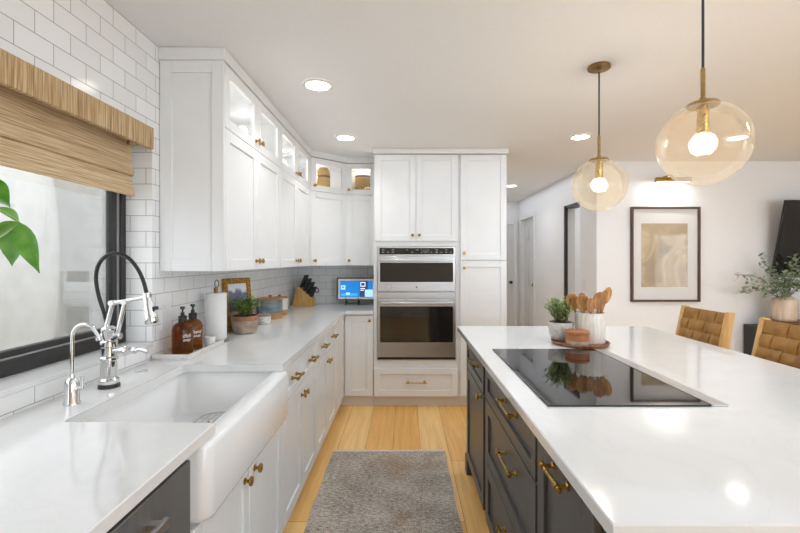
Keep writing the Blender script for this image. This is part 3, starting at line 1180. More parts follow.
# ------------------------------------------------------------------ things on the left counter
mb = MB()
mb.box(-1.212, -1.035, 2.06, 2.46, CT, CT + .008, .002)
for q in ((-1.212, -1.204, 2.06, 2.46), (-1.043, -1.035, 2.06, 2.46), (-1.204, -1.043, 2.06, 2.068), (-1.204, -1.043, 2.452, 2.46)):
    mb.box(q[0], q[1], q[2], q[3], CT + .008, CT + .026)
solo('marble_tray', mb, 'marble', 'low rectangular white marble tray holding the amber bottles', 'tray')
TZ = CT + .008


def bottle(x, y, label, lines, ta):
    t = thing('pump_bottle', label, 'bottle', (x, y, TZ), group='amber pump bottles on the tray')
    mb = MB()
    mb.lathe([(.044, 0), (.048, .004), (.049, .02), (.049, .120), (.046, .136), (.036, .150), (.022, .158), (.018, .162), (.018, .172)], (x, y, TZ), seg=32)
    bo = part('glass_body', mb, 'amber', t)
    mb = MB()
    mb.lathe([(.0205, .164), (.0205, .190), (.010, .193), (.0085, .208), (.0045, .209), (.0045, .226)], (x, y, TZ), seg=20)
    mb.lathe([(.011, .226), (.012, .232), (.009, .238)], (x, y, TZ), seg=16)
    mb.tube([(x, y, TZ + .232), (x + .012, y - .018, TZ + .233), (x + .022, y - .034, TZ + .229)], [.006, .005, .004], 8)
    part('pump', mb, 'blackp', t)
    for k, (tx, z, sz) in enumerate(lines):
        R = .0496

        def fn(u, w, z=z, R=R):
            a = ta + u / R
            return V((x + R * math.cos(a), y + R * math.sin(a), TZ + z + w))
        part('script', text_mesh(tx, sz, fn, .3), 'string', bo, label='white handwritten script')


bottle(-1.120, 2.165, 'amber glass pump bottle at the front of the marble tray', [('Dish', .026, .03), ('soap', .026, .022)][:0] +
       [('dish', .088, .026), ('soap', .070, .020)], -PI / 2 + .88)
bottle(-1.128, 2.285, 'amber glass pump bottle standing second, behind the first, on the marble tray', [('hand', .088, .026), ('soap', .070, .020)], -PI / 2 + .88)
mb = MB()
mb.lathe([(.026, 0), (.028, .003), (.028, .05), (.024, .05), (.024, .03)], (-1.075, 2.37, TZ), seg=24)
solo('sponge_cup', mb, 'candle', 'small white ceramic cup behind the amber bottles on the marble tray', 'cup')

# paper towel stand
px_, py_ = -1.115, 2.535
t = thing('paper_towel_holder', 'white paper towel roll on an upright stand with a wooden knob', 'paper towel holder', (px_, py_, CT))
part('base', MB().lathe([(.072, 0), (.074, .003), (.074, .012), (.070, .014)], (px_, py_, CT), seg=32), 'slate', t)
part('paper_roll', MB().lathe([(.058, .015), (.060, .018), (.060, .283), (.058, .286), (.02, .286), (.019, .27)], (px_, py_, CT), seg=40), 'paper', t)
part('finial', MB().lathe([(.012, .27), (.012, .30), (.013, .304), (.013, .318), (.008, .32)], (px_, py_, CT), seg=16), 'spoon', t)
lp = []
for i in range(17):
    a = 2 * PI * i / 16
    lp.append((px_ + .006 + .012 * math.sin(a), py_, CT + .340 - .022 * math.cos(a)))
part('leather_loop', MB().tube(lp, .003, 6), 'twig', t)

# outlet plate on tile next to bottles
t = thing('outlet_cover', 'white outlet plate on the tile beside the amber bottles', 'outlet', (XW, 2.2, 1.06))
part('plate', MB().box(XW, XW + .006, 2.15, 2.235, 1.05, 1.172, .002), 'plate', t)
for z in (1.085, 1.135):
    part('socket', MB().box(XW + .006, XW + .0075, 2.178, 2.208, z - .016, z + .016, .0005), 'plate', t)

# gold framed painting leaning on tile
ang = math.atan2(.09, .23)
t = thing('gold_framed_painting', 'small landscape painting in an ornate gold frame leaning on the tile behind a potted herb', 'painting',
          (-1.168, 2.835, CT + .003), PI / 2 - ang, local=True)
t.rotation_mode = 'XYZ'
# local: x along width, z up, face towards -y; lean back applied below
fw_, fh_ = .255, .355
mb = MB()
th = .022
for (a0, a1, b0, b1) in ((0, .038, 0, fh_), (fw_ - .038, fw_, 0, fh_), (.038, fw_ - .038, 0, .038), (.038, fw_ - .038, fh_ - .038, fh_)):
    mb.box(a0, a1, 0, th, b0, b1, .005)
part('frame', mb, 'gold_frame', t)
mb = MB().box(.034, fw_ - .034, .010, .014, .034, fh_ - .034)
part('canvas', mb, 'landscape', t)
t.rotation_euler = (math.radians(-6.0), 0, PI / 2 - ang)


def herb(parent, cx, cy, z, n, h, spread, mat, leafL, leafW, rs, per=14, name='foliage', zr=(.1, .9)):
    rnd = random.Random(rs)
    st, lf = MB(), MB()
    for i in range(n):
        a = rnd.uniform(0, 2 * PI)
        rr = spread * rnd.uniform(.15, 1) ** .7
        tip = V((cx + rr * math.cos(a), cy + rr * math.sin(a), z + h * rnd.uniform(.6, 1) * (1 - .35 * rr / spread)))
        b = V((cx + .28 * rr * math.cos(a), cy + .28 * rr * math.sin(a), z))
        mid = b.lerp(tip, .5) + V((0, 0, h * .08))
        pts = catmull([b, mid, tip], 5)
        st.tube(pts, [.0018, .0008], 5)
        for k in range(per):
            tt = .15 + .85 * k / (per - 1)
            ii = tt * (len(pts) - 1)
            i0 = min(int(ii), len(pts) - 2)
            p = pts[i0].lerp(pts[i0 + 1], ii - i0)
            az = rnd.uniform(0, 2 * PI)
            d = V((math.cos(az), math.sin(az), rnd.uniform(*zr)))
            lf.leaf(p, d, (0, 0, 1), leafL * rnd.uniform(.7, 1.15), leafW * rnd.uniform(.8, 1.2), .2, 3)
    part('stem', st, 'twig', parent)
    part(name, lf, mat, parent)


hx, hy = -1.055, 2.835
t = thing('potted_herb', 'green herb in a weathered clay pot with a brown rim before the gold frame', 'potted plant', (hx, hy, CT))
part('pot', MB().lathe([(.060, 0), (.070, .006), (.080, .04), (.083, .088), (.078, .088), (.074, .07)], (hx, hy, CT), seg=36), 'clay', t)
part('rim', MB().lathe([(.0835, .086), (.0845, .092), (.084, .112), (.080, .116), (.074, .114), (.073, .088)], (hx, hy, CT), seg=36, cap0=False, cap1=False), 'clay_rim', t)
part('soil', MB().lathe([(.072, .098), (.072, .104), (.03, .109)], (hx, hy, CT), seg=24), 'soil', t)
herb(t, hx, hy, CT + .105, 40, .165, .098, 'herb', .034, .011, 3, 20)

cx, cy = -1.068, 3.25
t = thing('speckled_pot', 'tiny speckled ceramic pot with a lid, between the herb and the grey canister', 'jar', (cx, cy, CT))
part('body', MB().lathe([(.045, 0), (.052, .004), (.053, .05), (.050, .058)], (cx, cy, CT), seg=32), 'speck', t)
part('lid', MB().lathe([(.0535, .058), (.0535, .068), (.03, .074), (.008, .075), (.008, .084), (.005, .086)], (cx, cy, CT), seg=32), 'clay', t)
cx, cy = -1.112, 3.55
t = thing('canister', 'wide grey-blue and tan ceramic canister with a wooden lid on the left worktop', 'canister', (cx, cy, CT))
part('lower_band', MB().lathe([(.094, 0), (.098, .004), (.098, .05)], (cx, cy, CT), seg=40), 'tan_clay', t)
part('upper_band', MB().lathe([(.098, .05), (.0985, .052), (.0985, .150), (.095, .154)], (cx, cy, CT), seg=40), 'bluegrey', t)
part('lid', MB().lathe([(.099, .154), (.100, .157), (.098, .166), (.03, .172), (.012, .173), (.012, .180), (.016, .188), (.010, .193)], (cx, cy, CT), seg=40), 'spoon2', t)
cx, cy = -1.108, 3.80
t = thing('canister', 'smaller cream and tan canister standing behind the wide grey-blue one', 'canister', (cx, cy, CT))
part('lower_band', MB().lathe([(.066, 0), (.07, .004), (.07, .045)], (cx, cy, CT), seg=36), 'tan_clay', t)
part('upper_band', MB().lathe([(.07, .045), (.0705, .047), (.0705, .140), (.067, .144)], (cx, cy, CT), seg=36), 'cream', t)
part('lid', MB().lathe([(.071, .144), (.072, .147), (.070, .156), (.012, .160), (.012, .166), (.014, .172), (.008, .177)], (cx, cy, CT), seg=36), 'spoon2', t)

# knife block
kx, ky = -1.055, 4.53
t = thing('knife_block', 'slanted light wooden knife block full of black-handled knives in the corner', 'knife block', (kx, ky, CT), -.18, local=True)
mb = MB()
pr = [V((-.125, -.05, 0)), V((.10, -.05, 0)), V((.10, -.05, .082)), V((.086, -.05, .092)), V((-.045, -.05, .205)), V((-.062, -.05, .20))]
mb.extrude_poly(pr, (0, .10, 0), .003)
part('block', mb, 'bamboo', t)


def khandle(bx, by, bz, d, L, w, parent):
    F = Frame((bx, by, bz), V((0, 1, 0)), V((0, 1, 0)).cross(V(d)), d)
    m = MB()
    m.fbox(F, -w * .5, w * .5, -.012, .014, -.0105, .0105, .002)
    m.fbox(F, -w * .44, w * .44, .014, L, -.009, .009, .004)
    o = part('knife_handle', m, 'blackp', parent)


dkn = V((.40, 0, .92)).normalized()
for u, L, n_ in ((.10, .135, 3), (.38, .13, 4), (.66, .125, 4), (.90, .10, 4)):
    for i in range(n_):
        y = -.036 + .072 * i / (n_ - 1)
        khandle(-.045 + .131 * u, y, .205 - .113 * u + .004, dkn, L, .023, t)
# shears
mb = MB()
for dx in (0, .034):
    lp = [(.112 + dx + .016 * math.cos(2 * PI * k / 14), -.03, .165 + .024 * math.sin(2 * PI * k / 14)) for k in range(15)]
    mb.tube(lp, .0045, 8)
mb.tube([(.084, -.03, .09), (.118, -.03, .145)], .006, 8)
part('shears', mb, 'blackp', t)

# tablet on plate stand
t = thing('smart_display', 'wall-style tablet with a bright blue screen on a small black easel by the ovens', 'tablet', (-.53, 4.6, CT), 0, local=True)
tilt = math.radians(7)
Ft = Frame((-.195, -.04, .05), (1, 0, 0), (0, -math.cos(tilt), math.sin(tilt)), (0, math.sin(tilt), math.cos(tilt)))
TW, TH = .42, .245
part('frame', MB().fbox(Ft, 0, TW, 0, TH, -.018, .006, .003), 'walnut', t)
sc = part('bezel', MB().fbox(Ft, .014, TW - .014, .014, TH - .014, .004, .010, .001), 'candle', t)
M['scr'] = emit('blue_screen', '#1a6fb4', .85)
M['scr2'] = emit('light_blue_tile', '#9fc8ea', .9)
M['scr3'] = emit('dark_blue_tile', '#2a3f66', .7)
M['scr4'] = emit('white_glyph', '#e8f0f4', .9)
M['scr5'] = emit('cyan_patch', '#2e9bd6', .9)
so_ = part('screen', MB().fbox(Ft, .036, TW - .036, .036, TH - .036, .009, .011), 'scr', t)
for (a0, a1, b0, b1, m_, c_) in ((.245, .33, .037, .208, 'scr3', .0115), (.30, .383, .04, .115, 'scr2', .0122), (.045, .092, .115, .162, 'scr2', .0122),
                                 (.056, .078, .129, .151, 'scr5', .0128), (.252, .304, .148, .195, 'scr4', .0122), (.259, .297, .156, .187, 'scr3', .0128),
                                 (.252, .30, .122, .130, 'scr4', .0122), (.252, .29, .105, .112, 'scr4', .0122), (.05, .22, .05, .075, 'scr5', .0122), (.10, .14, .06, .085, 'scr2', .0127)):
    part('screen_tile', MB().fbox(Ft, a0, a1, b0, b1, .0105, c_), m_, so_)
mb = MB()
for x in (-.095, .035):
    p0, p1 = Ft.p(.195 + x, -.002, .014), V((x, -.055, .0))
    mb.tube([Ft.p(.195 + x, .03, .016), Ft.p(.195 + x, -.006, .016), Ft.p(.195 + x, -.008, -.02), (x, .06, .004)], .0045, 8)
    mb.tube([Ft.p(.195 + x, -.008, .014), (x, -.075, .004)], .0045, 8)
    mb.tube([(x, .06, .004), Ft.p(.195 + x, .12, -.022)], .0045, 8)
mb.tube([(-.095, -.06, .025), (.035, -.06, .025)], .004, 8)
part('easel', mb, 'black', t)

# hanging plant leaves at the window
lx, ly = -1.0, .62
t = thing('potted_plant', 'glossy green leafy plant reaching in front of the sink window at left', 'potted plant', (lx, ly, CT))
part('pot', MB().lathe([(.06, 0), (.085, .01), (.095, .15), (.088, .15), (.083, .13)], (lx, ly, CT), seg=32), 'candle', t)
part('soil', MB().lathe([(.083, .125), (.083, .133)], (lx, ly, CT), seg=24), 'soil', t)
q = lambda px, py, y=1.0: fp(px, py, y)
mb = MB()
crown = V((lx, ly, 1.60))
mb.tube([(lx, ly, CT + .12), (lx + .01, ly, 1.35), crown], [.010, .006], 8, smooth=4)
hub1 = q(19, 222)
hub2 = q(-14, 178, .95)
mb.tube([crown, crown.lerp(hub1, .5) + V((0, 0, .05)), hub1], [.004, .0025], 6, smooth=5)
mb.tube([(lx, ly, 1.5), V((lx, ly, 1.56)).lerp(hub2, .6) + V((0, 0, .04)), hub2], [.004, .0025], 6, smooth=5)
mb.tube([crown, (lx - .02, ly - .1, 1.68), (lx - .05, ly - .2, 1.66)], [.004, .0025], 6, smooth=4)
part('stem', mb, 'herb', t)


def bigleaf(a, b, w, bend, up, parent, fold=.3):
    a, b = V(a), V(b)
    m = MB().leaf(a, b - a, up, (b - a).length, w, bend, 9, fold)
    part('leaf', m, 'leaf', parent)


bigleaf(hub1, q(37, 273), .046, .10, (.3, -1, .2), t)
bigleaf(hub1, q(-14, 247, .97), .062, -.05, (.2, -.5, 1), t)
bigleaf(q(14, 226), q(9, 268, 1.03), .050, .1, (.3, -1, 0), t)
bigleaf(hub1, q(-8, 205, .96), .06, .1, (0, -.6, 1), t)
bigleaf(hub2, q(9, 207, .97), .05, .12, (.3, -1, .3), t)
bigleaf(hub2, q(-40, 205, .9), .06, .2, (0, -.5, 1), t)
bigleaf(hub2, q(-20, 220, .9), .05, .1, (.2, -1, .3), t)
for i in range(6):
    a = 2 * PI * i / 6
    h = V((lx - .05, ly - .2, 1.66))
    bigleaf(h, h + V((.12 * math.cos(a), .09 * math.sin(a), -.07)), .055, .25, (0, 0, 1), t)

# ------------------------------------------------------------------ woven roman shade with valance
t = thing('roman_blind', 'natural woven grass roman shade with a matching valance over the sink window', 'blind', (-1.27, 1.05, 1.70))
mb = MB()
mb.box(-1.205, -1.185, .08, 2.03, 1.922, 2.022, .002)
mb.box(-1.30, -1.205, 2.012, 2.03, 1.94, 2.022, .002)
part('valance', mb, 'weave_v', t)
mb = MB()
prof = [(-1.268, 2.0), (-1.266, 1.90), (-1.262, 1.845), (-1.250, 1.812), (-1.258, 1.80), (-1.270, 1.806), (-1.262, 1.775), (-1.256, 1.74), (-1.247, 1.715), (-1.250, 1.703), (-1.264, 1.703)]
prof = [(x - .034, z) for x, z in prof]
ins = [(x - .007, z + .002) for x, z in prof]
ins[-1] = (-1.300, 1.708)
rs = []
for y in (.10, 2.045):
    rs.append([V((x, y, z)) for x, z in prof] + [V((x, y, z)) for x, z in reversed(ins)])
mb.rings(rs)
part('shade_fabric', mb, 'weave', t)
part('head_rail', MB().box(-1.31, -1.24, .10, 2.045, 1.995, 2.028, .002), 'trim', t)
t['label'] = 'natural woven grass roman shade with a matching valance over the sink window'

# ------------------------------------------------------------------ upper cabinets
UZ0, UZM, UZ1 = 1.345, 2.068, 2.392
UX = -.92
FU = Frame((UX, 0, 0), (0, 1, 0), (1, 0, 0))


def upper_body(y0, y1):
    mb = MB()
    th = .018
    mb.box(XW + .001, UX, y0, y1, UZ0, UZM - .012)
    mb.box(XW + .001, UX, y0, y1, UZ1 - .02, UZ1)
    mb.box(XW + .001, UX, y0, y0 + th, UZM - .012, UZ1 - .02)
    mb.box(XW + .001, UX, y1 - th, y1, UZM - .012, UZ1 - .02)
    mb.box(XW + .001, XW + .013, y0 + th, y1 - th, UZM - .012, UZ1 - .02)
    return mb


def puck(parent, p):
    part('puck_lens', MB().lathe([(.03, 0), (.028, -.006)], p, seg=20), 'puck', parent)
    l = bpy.data.lights.new('puck_glow', 'POINT')
    l.energy = 1.0
    l.color = (.95, .97, 1)
    l.shadow_soft_size = .03
    o = bpy.data.objects.new('puck_glow', l)
    COL.objects.link(o)
    o.parent = parent
    o.location = V(p) - ORG[parent.name] + V((0, 0, -.11))


def upper(y0, y1, label, end=False):
    t = thing('upper_cabinet', label, 'cabinet', ((XW + UX) / 2, (y0 + y1) / 2, UZ0), group='left wall upper cabinets')
    part('body', upper_body(y0, y1), 'cabin', t)
    m = (y0 + y1) / 2
    for a0, a1, s in ((y0 + .004, m - .0015, -1), (m + .0015, y1 - .004, 1)):
        dd = part('door', shaker(FU, a0, a1, UZ0 - .001, UZM - .004), 'cab', t)
        knob(FU, m + s * .032, UZ0 + .05, dd, k=1.05)
        g = glass_door(FU, a0, a1, UZM, UZ1 - .004, t)
        knob(FU, m + s * .032, UZM + .05, g, k=1.05)
        puck(t, ((XW + UX) / 2, (a0 + a1) / 2, UZ1 - .0205))
    if end:
        Fe_ = Frame((0, y0, 0), (1, 0, 0), (0, -1, 0))
        part('end_panel', shaker(Fe_, XW + .002, UX + .02, UZ0 - .001, UZ1, fw=.06, t=.018), 'cab', t)
    return t


upper(2.152, 3.105, 'tall white wall cabinet with glass upper doors, nearest the window', True)
upper(3.106, 4.058, 'tall white wall cabinet with glass upper doors, second along the left wall before the corner')
part('filler', MB().box(UX, UX + .02, 4.058, 4.118, UZ0, UZ1, .001), 'cab', bpy.data.objects['upper_cabinet.001'])

# diagonal corner wall cabinet
t = thing('corner_wall_cabinet', 'white diagonal corner wall cabinet with a gold vase behind its glass', 'cabinet', (-1.05, 4.5, UZ0))
A, B = V((UX, 4.119, 0)), V((-.611, 4.43, 0))
poly = [(XW + .001, 4.119), (A.x, A.y), (B.x, B.y), (B.x, YB - .001), (XW + .001, YB - .001)]
mb = MB()
mb.prism(poly, UZ0, UZM - .012)
mb.prism(poly, UZ1 - .02, UZ1)
mb.box(XW + .001, XW + .013, 4.119, YB - .001, UZM - .012, UZ1 - .02)
mb.box(XW + .013, B.x, YB - .013, YB - .001, UZM - .012, UZ1 - .02)
mb.box(XW + .013, A.x, 4.119, 4.137, UZM - .012, UZ1 - .02)
mb.box(B.x - .018, B.x, B.y, YB - .013, UZM - .012, UZ1 - .02)
part('body', mb, 'cabin', t)
du = (B - A)
DL = du.length
FD = Frame(A, du, V((du.y, -du.x, 0)))
dd = part('door', shaker(FD, .012, DL - .004, UZ0 - .001, UZM - .004), 'cab', t)
knob(FD, .045, UZ0 + .05, dd)
g = glass_door(FD, .012, DL - .004, UZM, UZ1 - .004, t)
knob(FD, .045, UZM + .05, g)
puck(t, (-.98, 4.42, UZ1 - .0205))

# back wall cabinet
t = thing('narrow_wall_cabinet', 'narrow white wall cabinet beside the oven tower, a woven basket behind its glass', 'cabinet', (-.45, 4.57, UZ0))
FK = Frame((0, 4.43, 0), (1, 0, 0), (0, -1, 0))
bx0, bx1 = -.610, -.299
mb = MB()
mb.box(bx0, bx1, 4.43, YB - .001, UZ0, UZM - .012)
mb.box(bx0, bx1, 4.43, YB - .001, UZ1 - .02, UZ1)
mb.box(bx0, bx0 + .018, 4.43, YB - .001, UZM - .012, UZ1 - .02)
mb.box(bx1 - .018, bx1, 4.43, YB - .001, UZM - .012, UZ1 - .02)
mb.box(bx0 + .018, bx1 - .018, YB - .013, YB - .001, UZM - .012, UZ1 - .02)
part('body', mb, 'cabin', t)
dd = part('door', shaker(FK, bx0 + .008, bx1 - .003, UZ0 - .001, UZM - .004), 'cab', t)
knob(FK, bx0 + .04, UZ0 + .05, dd)
g = glass_door(FK, bx0 + .008, bx1 - .003, UZM, UZ1 - .004, t)
knob(FK, bx0 + .04, UZM + .05, g)
puck(t, (-.455, 4.57, UZ1 - .0205))

# crown board above the uppers
cz0, cz1 = UZ1, ZC - .001
poly = [(XW + .001, 2.125), (-.892, 2.125), (-.892, 4.109), (-.600, 4.40), (-.299, 4.40), (-.299, YB - .001), (XW + .001, YB - .001)]
struct('trim_3', MB().prism(poly, cz0 + .001, cz1, .004), 'cab')

# contents of the lit glass cabinets
SZ = UZM - .012
vx, vy = -.828, 4.365
t = thing('gold_vase', 'round gold vase glowing behind the corner cabinet glass', 'vase', (vx, vy, SZ))
part('body', MB().lathe([(.05, 0), (.062, .01), (.067, .06), (.067, .22), (.062, .25), (.048, .262), (.046, .27), (.05, .275)], (vx, vy, SZ), seg=28), 'basket', t)
part('neck_band', MB().lathe([(.0675, .175), (.069, .18), (.069, .19), (.0675, .195)], (vx, vy, SZ), seg=28), 'brass_old', t)
vx, vy = -.44, 4.545
t = thing('woven_basket', 'round woven seagrass basket behind the narrow cabinet glass', 'basket', (vx, vy, SZ))
part('basket_body', MB().lathe([(.06, 0), (.078, .012), (.086, .06), (.088, .17), (.082, .21), (.074, .215), (.072, .18)], (vx, vy, SZ), seg=28), 'basket', t)
part('rim', MB().lathe([(.074, .215), (.084, .208), (.087, .218), (.083, .228), (.075, .225)], (vx, vy, SZ), seg=28, cap0=False, cap1=False), 'twig', t)
gl_spots = [(-1.06, 2.40, 'stemless clear glass behind the nearest glass door'), (-1.02, 2.86, 'stemless clear glass behind the second glass door from the window'),
            (-1.06, 3.32, 'stemless clear glass behind the third glass door from the window'), (-1.02, 3.78, 'stemless clear glass behind the fourth glass door from the window')]
first = None
for x, y, lb in gl_spots:
    if first is None:
        first = solo('tumbler', MB().lathe([(.028, 0), (.034, .004), (.038, .06), (.036, .11), (.034, .11), (.035, .06), (.030, .008)], (x, y, SZ), seg=24), 'g_tumbler', lb, 'glass',
                     group='glasses in the lit wall cabinets')
    else:
        o = first.copy()
        COL.objects.link(o)
        o.location = (x, y, SZ)
        o['label'] = lb

# ------------------------------------------------------------------ oven tower and pantry
TX0, TX1, PX1 = -.298, .512, .968
TY = 4.10
FT = Frame((0, TY, 0), (1, 0, 0), (0, -1, 0))
OX0, OX1, OZ0, OZ1 = -.266, .484, .452, 1.530
t = thing('oven_cabinet', 'tall white cabinet housing the wall ovens, two doors above and a drawer below', 'cabinet', ((TX0 + TX1) / 2, 4.4, 0))
mb = MB()
mb.box(TX0, TX1, TY, YB - .001, .10, OZ0 - .003)
mb.box(TX0, TX1, TY, YB - .001, OZ1 + .003, 2.405)
mb.box(TX0, OX0 - .002, TY, YB - .001, OZ0 - .003, OZ1 + .003)
mb.box(OX1 + .002, TX1, TY, YB - .001, OZ0 - .003, OZ1 + .003)
mb.box(TX0, TX1, TY + .05, YB - .001, 0, .10)
part('body', mb, 'cab', t)
mx_ = (TX0 + TX1) / 2 - .003
dd = part('door', shaker(FT, TX0 + .012, mx_ - .0015, 1.580, 2.400), 'cab', t)
knob(FT, mx_ - .032, 1.635, dd, mat='brass_old', k=.95)
dd = part('door', shaker(FT, mx_ + .0015, TX1 - .012, 1.580, 2.400), 'cab', t)
knob(FT, mx_ + .032, 1.635, dd, mat='brass_old', k=.95)
dd = part('drawer', shaker(FT, TX0 + .004, TX1 - .012, .105, .372, fw=.058), 'cab', t)
pull(FT, (TX0 + TX1) / 2, .243, .19, dd)

t = thing('pantry_cabinet', 'tall narrow white pantry cabinet to the right of the wall ovens', 'cabinet', ((TX1 + PX1) / 2, 4.4, 0))
mb = MB()
mb.box(TX1 + .001, PX1, TY, YB - .001, .10, 2.405)
mb.box(TX1 + .001, PX1, TY + .05, YB - .001, 0, .10)
part('body', mb, 'cab', t)
dd = part('door', shaker(FT, TX1 + .014, PX1 - .004, 1.400, 2.400), 'cab', t)
knob(FT, TX1 + .05, 1.465, dd, k=.95)
dd = part('door', shaker(FT, TX1 + .014, PX1 - .004, .105, 1.390), 'cab', t)
knob(FT, TX1 + .05, 1.325, dd, k=.95)
mb = MB()
mb.box(TX0 - .012, PX1 + .012, TY - .045, YB - .001, 2.406, ZC - .001, .004)
struct('trim_4', mb, 'cab')

# double wall oven
t = thing('double_wall_oven', 'stainless steel double wall oven with black glass windows', 'oven', ((OX0 + OX1) / 2, 4.35, OZ0))
FO = Frame((0, TY, 0), (1, 0, 0), (0, -1, 0))
part('body', MB().box(OX0 + .01, OX1 - .01, TY + .001, 4.66, OZ0 + .005, OZ1 - .005), 'steel_dark', t)
# trims: outer steel flange
mb = MB()
mb.fbox(FO, OX0, OX1, OZ0, OZ1, -.006, .008, .002)
part('flange', mb, 'steel', t)
o_ = part('control_panel', MB().fbox(FO, OX0 + .006, OX1 - .006, 1.443, 1.526, .006, .026, .003), 'steel', t)
part('display_glass', MB().fbox(FO, OX0 + .024, OX1 - .024, 1.453, 1.514, .024, .0275), 'oven_glass', o_)
M['ui'] = emit('panel_marks', '#b9b8b4', .25)
mb = MB()
rnd = random.Random(5)
for i in range(15):
    for z in (1.472, 1.494):
        x = OX0 + .05 + i * .046
        if 3 <= i <= 4 or rnd.random() < .25:
            continue
        part('panel_mark', MB().fbox(FO, x, x + rnd.uniform(.008, .022), z, z + .004, .0265, .0282), 'ui', o_)
F0 = [(.205, 1.484, .012), (.235, 1.487, .012)]
for x, z, r_ in F0:
    lp = [FO.p(x - .02 + r_ * math.cos(2 * PI * k / 16), z + r_ * math.sin(2 * PI * k / 16), .0278) for k in range(17)]
    part('dial_ring', MB().tube(lp, .001, 5), 'ui', o_)


def oven_door(z0, z1, wz0, wz1, hz_, name):
    d = part('oven_door', MB().fbox(FO, OX0 + .006, OX1 - .006, z0, z1, .006, .040, .004), 'steel', t)
    part('oven_window', MB().fbox(FO, OX0 + .030, OX1 - .030, wz0, wz1, .036, .0425, .002), 'oven_glass', d)
    m = MB()
    m.fbox(FO, OX0 + .035, OX1 - .035, hz_ - .013, hz_ + .013, .070, .090, .006)
    for x in (OX0 + .07, OX1 - .07):
        m.fbox(FO, x - .012, x + .012, hz_ - .009, hz_ + .009, .038, .075, .002)
    part('handle', m, 'steel', d)
    return d


d1 = oven_door(1.102, 1.434, 1.192, 1.375, 1.398, 'upper')
part('badge', MB().lathe([(.008, 0), (.008, .002)], FO.p((OX0 + OX1) / 2, 1.145, .040), FO.n, 16), 'blackp', d1)
lp = [FO.p(OX0 + .11 + .03 * math.cos(2 * PI * k / 24), 1.145 + .03 * math.sin(2 * PI * k / 24), .0405) for k in range(25)]
part('round_emblem', MB().tube(lp, .0012, 5), 'steel_dark', d1)
part('vent_strip', MB().fbox(FO, OX0 + .006, OX1 - .006, 1.036, 1.096, .004, .024, .003), 'steel', t)
oven_door(.482, 1.028, .622, .962, .994, 'lower')
part('lower_vent', MB().fbox(FO, OX0 + .006, OX1 - .006, OZ0 + .004, .476, .002, .020, .002), 'blackp', t)

# ------------------------------------------------------------------ island
IX = .40
IXB = 1.34
FI = Frame((IX + .02, 0, 0), (0, 1, 0), (-1, 0, 0))   # box front at .42, faces at .40


def isl_body(y0, y1):
    mb = MB()
    mb.box(IX + .02, IXB, y0, y1, .10, .884)
    mb.box(IX + .09, IXB - .02, y0, y1, 0, .10)
    return mb


t = thing('island_door_cabinet', 'charcoal island cabinet at the far end with one drawer over a knobbed door', 'cabinet', ((IX + IXB) / 2, 2.5, 0))
mb = isl_body(2.166, 2.86)
mb.box(IX + .0, IX + .075, 2.79, 2.875, 0, .115, .004)
mb.box(IX + .012, IXB, 2.86, 2.88, 0, .884, .002)
part('body', mb, 'dark', t)
dr = part('drawer', shaker(FI, 2.20, 2.79, .712, .874, fw=.045), 'dark', t)
pull(FI, 2.42, .822, .19, dr, so=.03)
dd = part('door', shaker(FI, 2.20, 2.79, .118, .705), 'dark', t)
knob(FI, 2.245, .707 - .02, dd, k=1.15)
part('stile', MB().fbox(FI, 2.168, 2.195, .105, .884, 0, .012, .002), 'dark', t)

t = thing('island_drawer_cabinet', 'charcoal island cabinet with three stacked drawers under the cooktop', 'cabinet', ((IX + IXB) / 2, 1.74, 0))
part('body', isl_body(1.312, 2.164), 'dark', t)
for z0, z1, pz, fw in ((.718, .874, .842, .045), (.412, .712, .634, .06), (.112, .406, .33, .06)):
    dr = part('drawer', shaker(FI, 1.322, 2.135, z0, z1, fw=fw, rec=.011), 'dark', t)
    pull(FI, 1.625, pz, .20, dr, so=.030)

t = thing('island_pullout_cabinet', 'charcoal island pull-out cabinet nearest the viewer with one brass bar handle', 'cabinet', ((IX + IXB) / 2, 1.09, 0))
mb = isl_body(.90, 1.310)
mb.box(IX + .03, IXB, .868, .899, 0, .884, .002)
part('body', mb, 'dark', t)
dd = part('door', shaker(FI, .915, 1.300, .112, .874, rec=.011), 'dark', t)
pull(FI, 1.105, .846, .14, dd, so=.030)
solo('end_cladding', MB().box(IXB + .001, IXB + .025, .868, 2.88, 0, .884, .002), 'dark', 'charcoal panel closing the seating side of the island', 'panel')
solo('island_worktop', MB().prism([(.378, .78), (1.742, .78), (1.742, 3.128), (.392, 3.128), (.378, 3.11)], .886, CT, .003), 'quartz',
     'wide white quartz island worktop with the cooktop set in it', 'worktop')

# cooktop
t = thing('induction_cooktop', 'black glass induction cooktop with a steel vent strip set into the island', 'cooktop', (.75, 1.85, CT))
part('glass_top', MB().box(.467, 1.002, 1.405, 2.298, CT, CT + .006, .0015), 'hob', t)
part('vent_strip', MB().box(1.005, 1.058, 1.405, 2.298, CT, CT + .007, .0015), 'steel', t)
mb = MB()
mb.box(1.001, 1.0055, 1.41, 2.293, CT, CT + .0066)
part('vent_slot', mb, 'blackp', t)

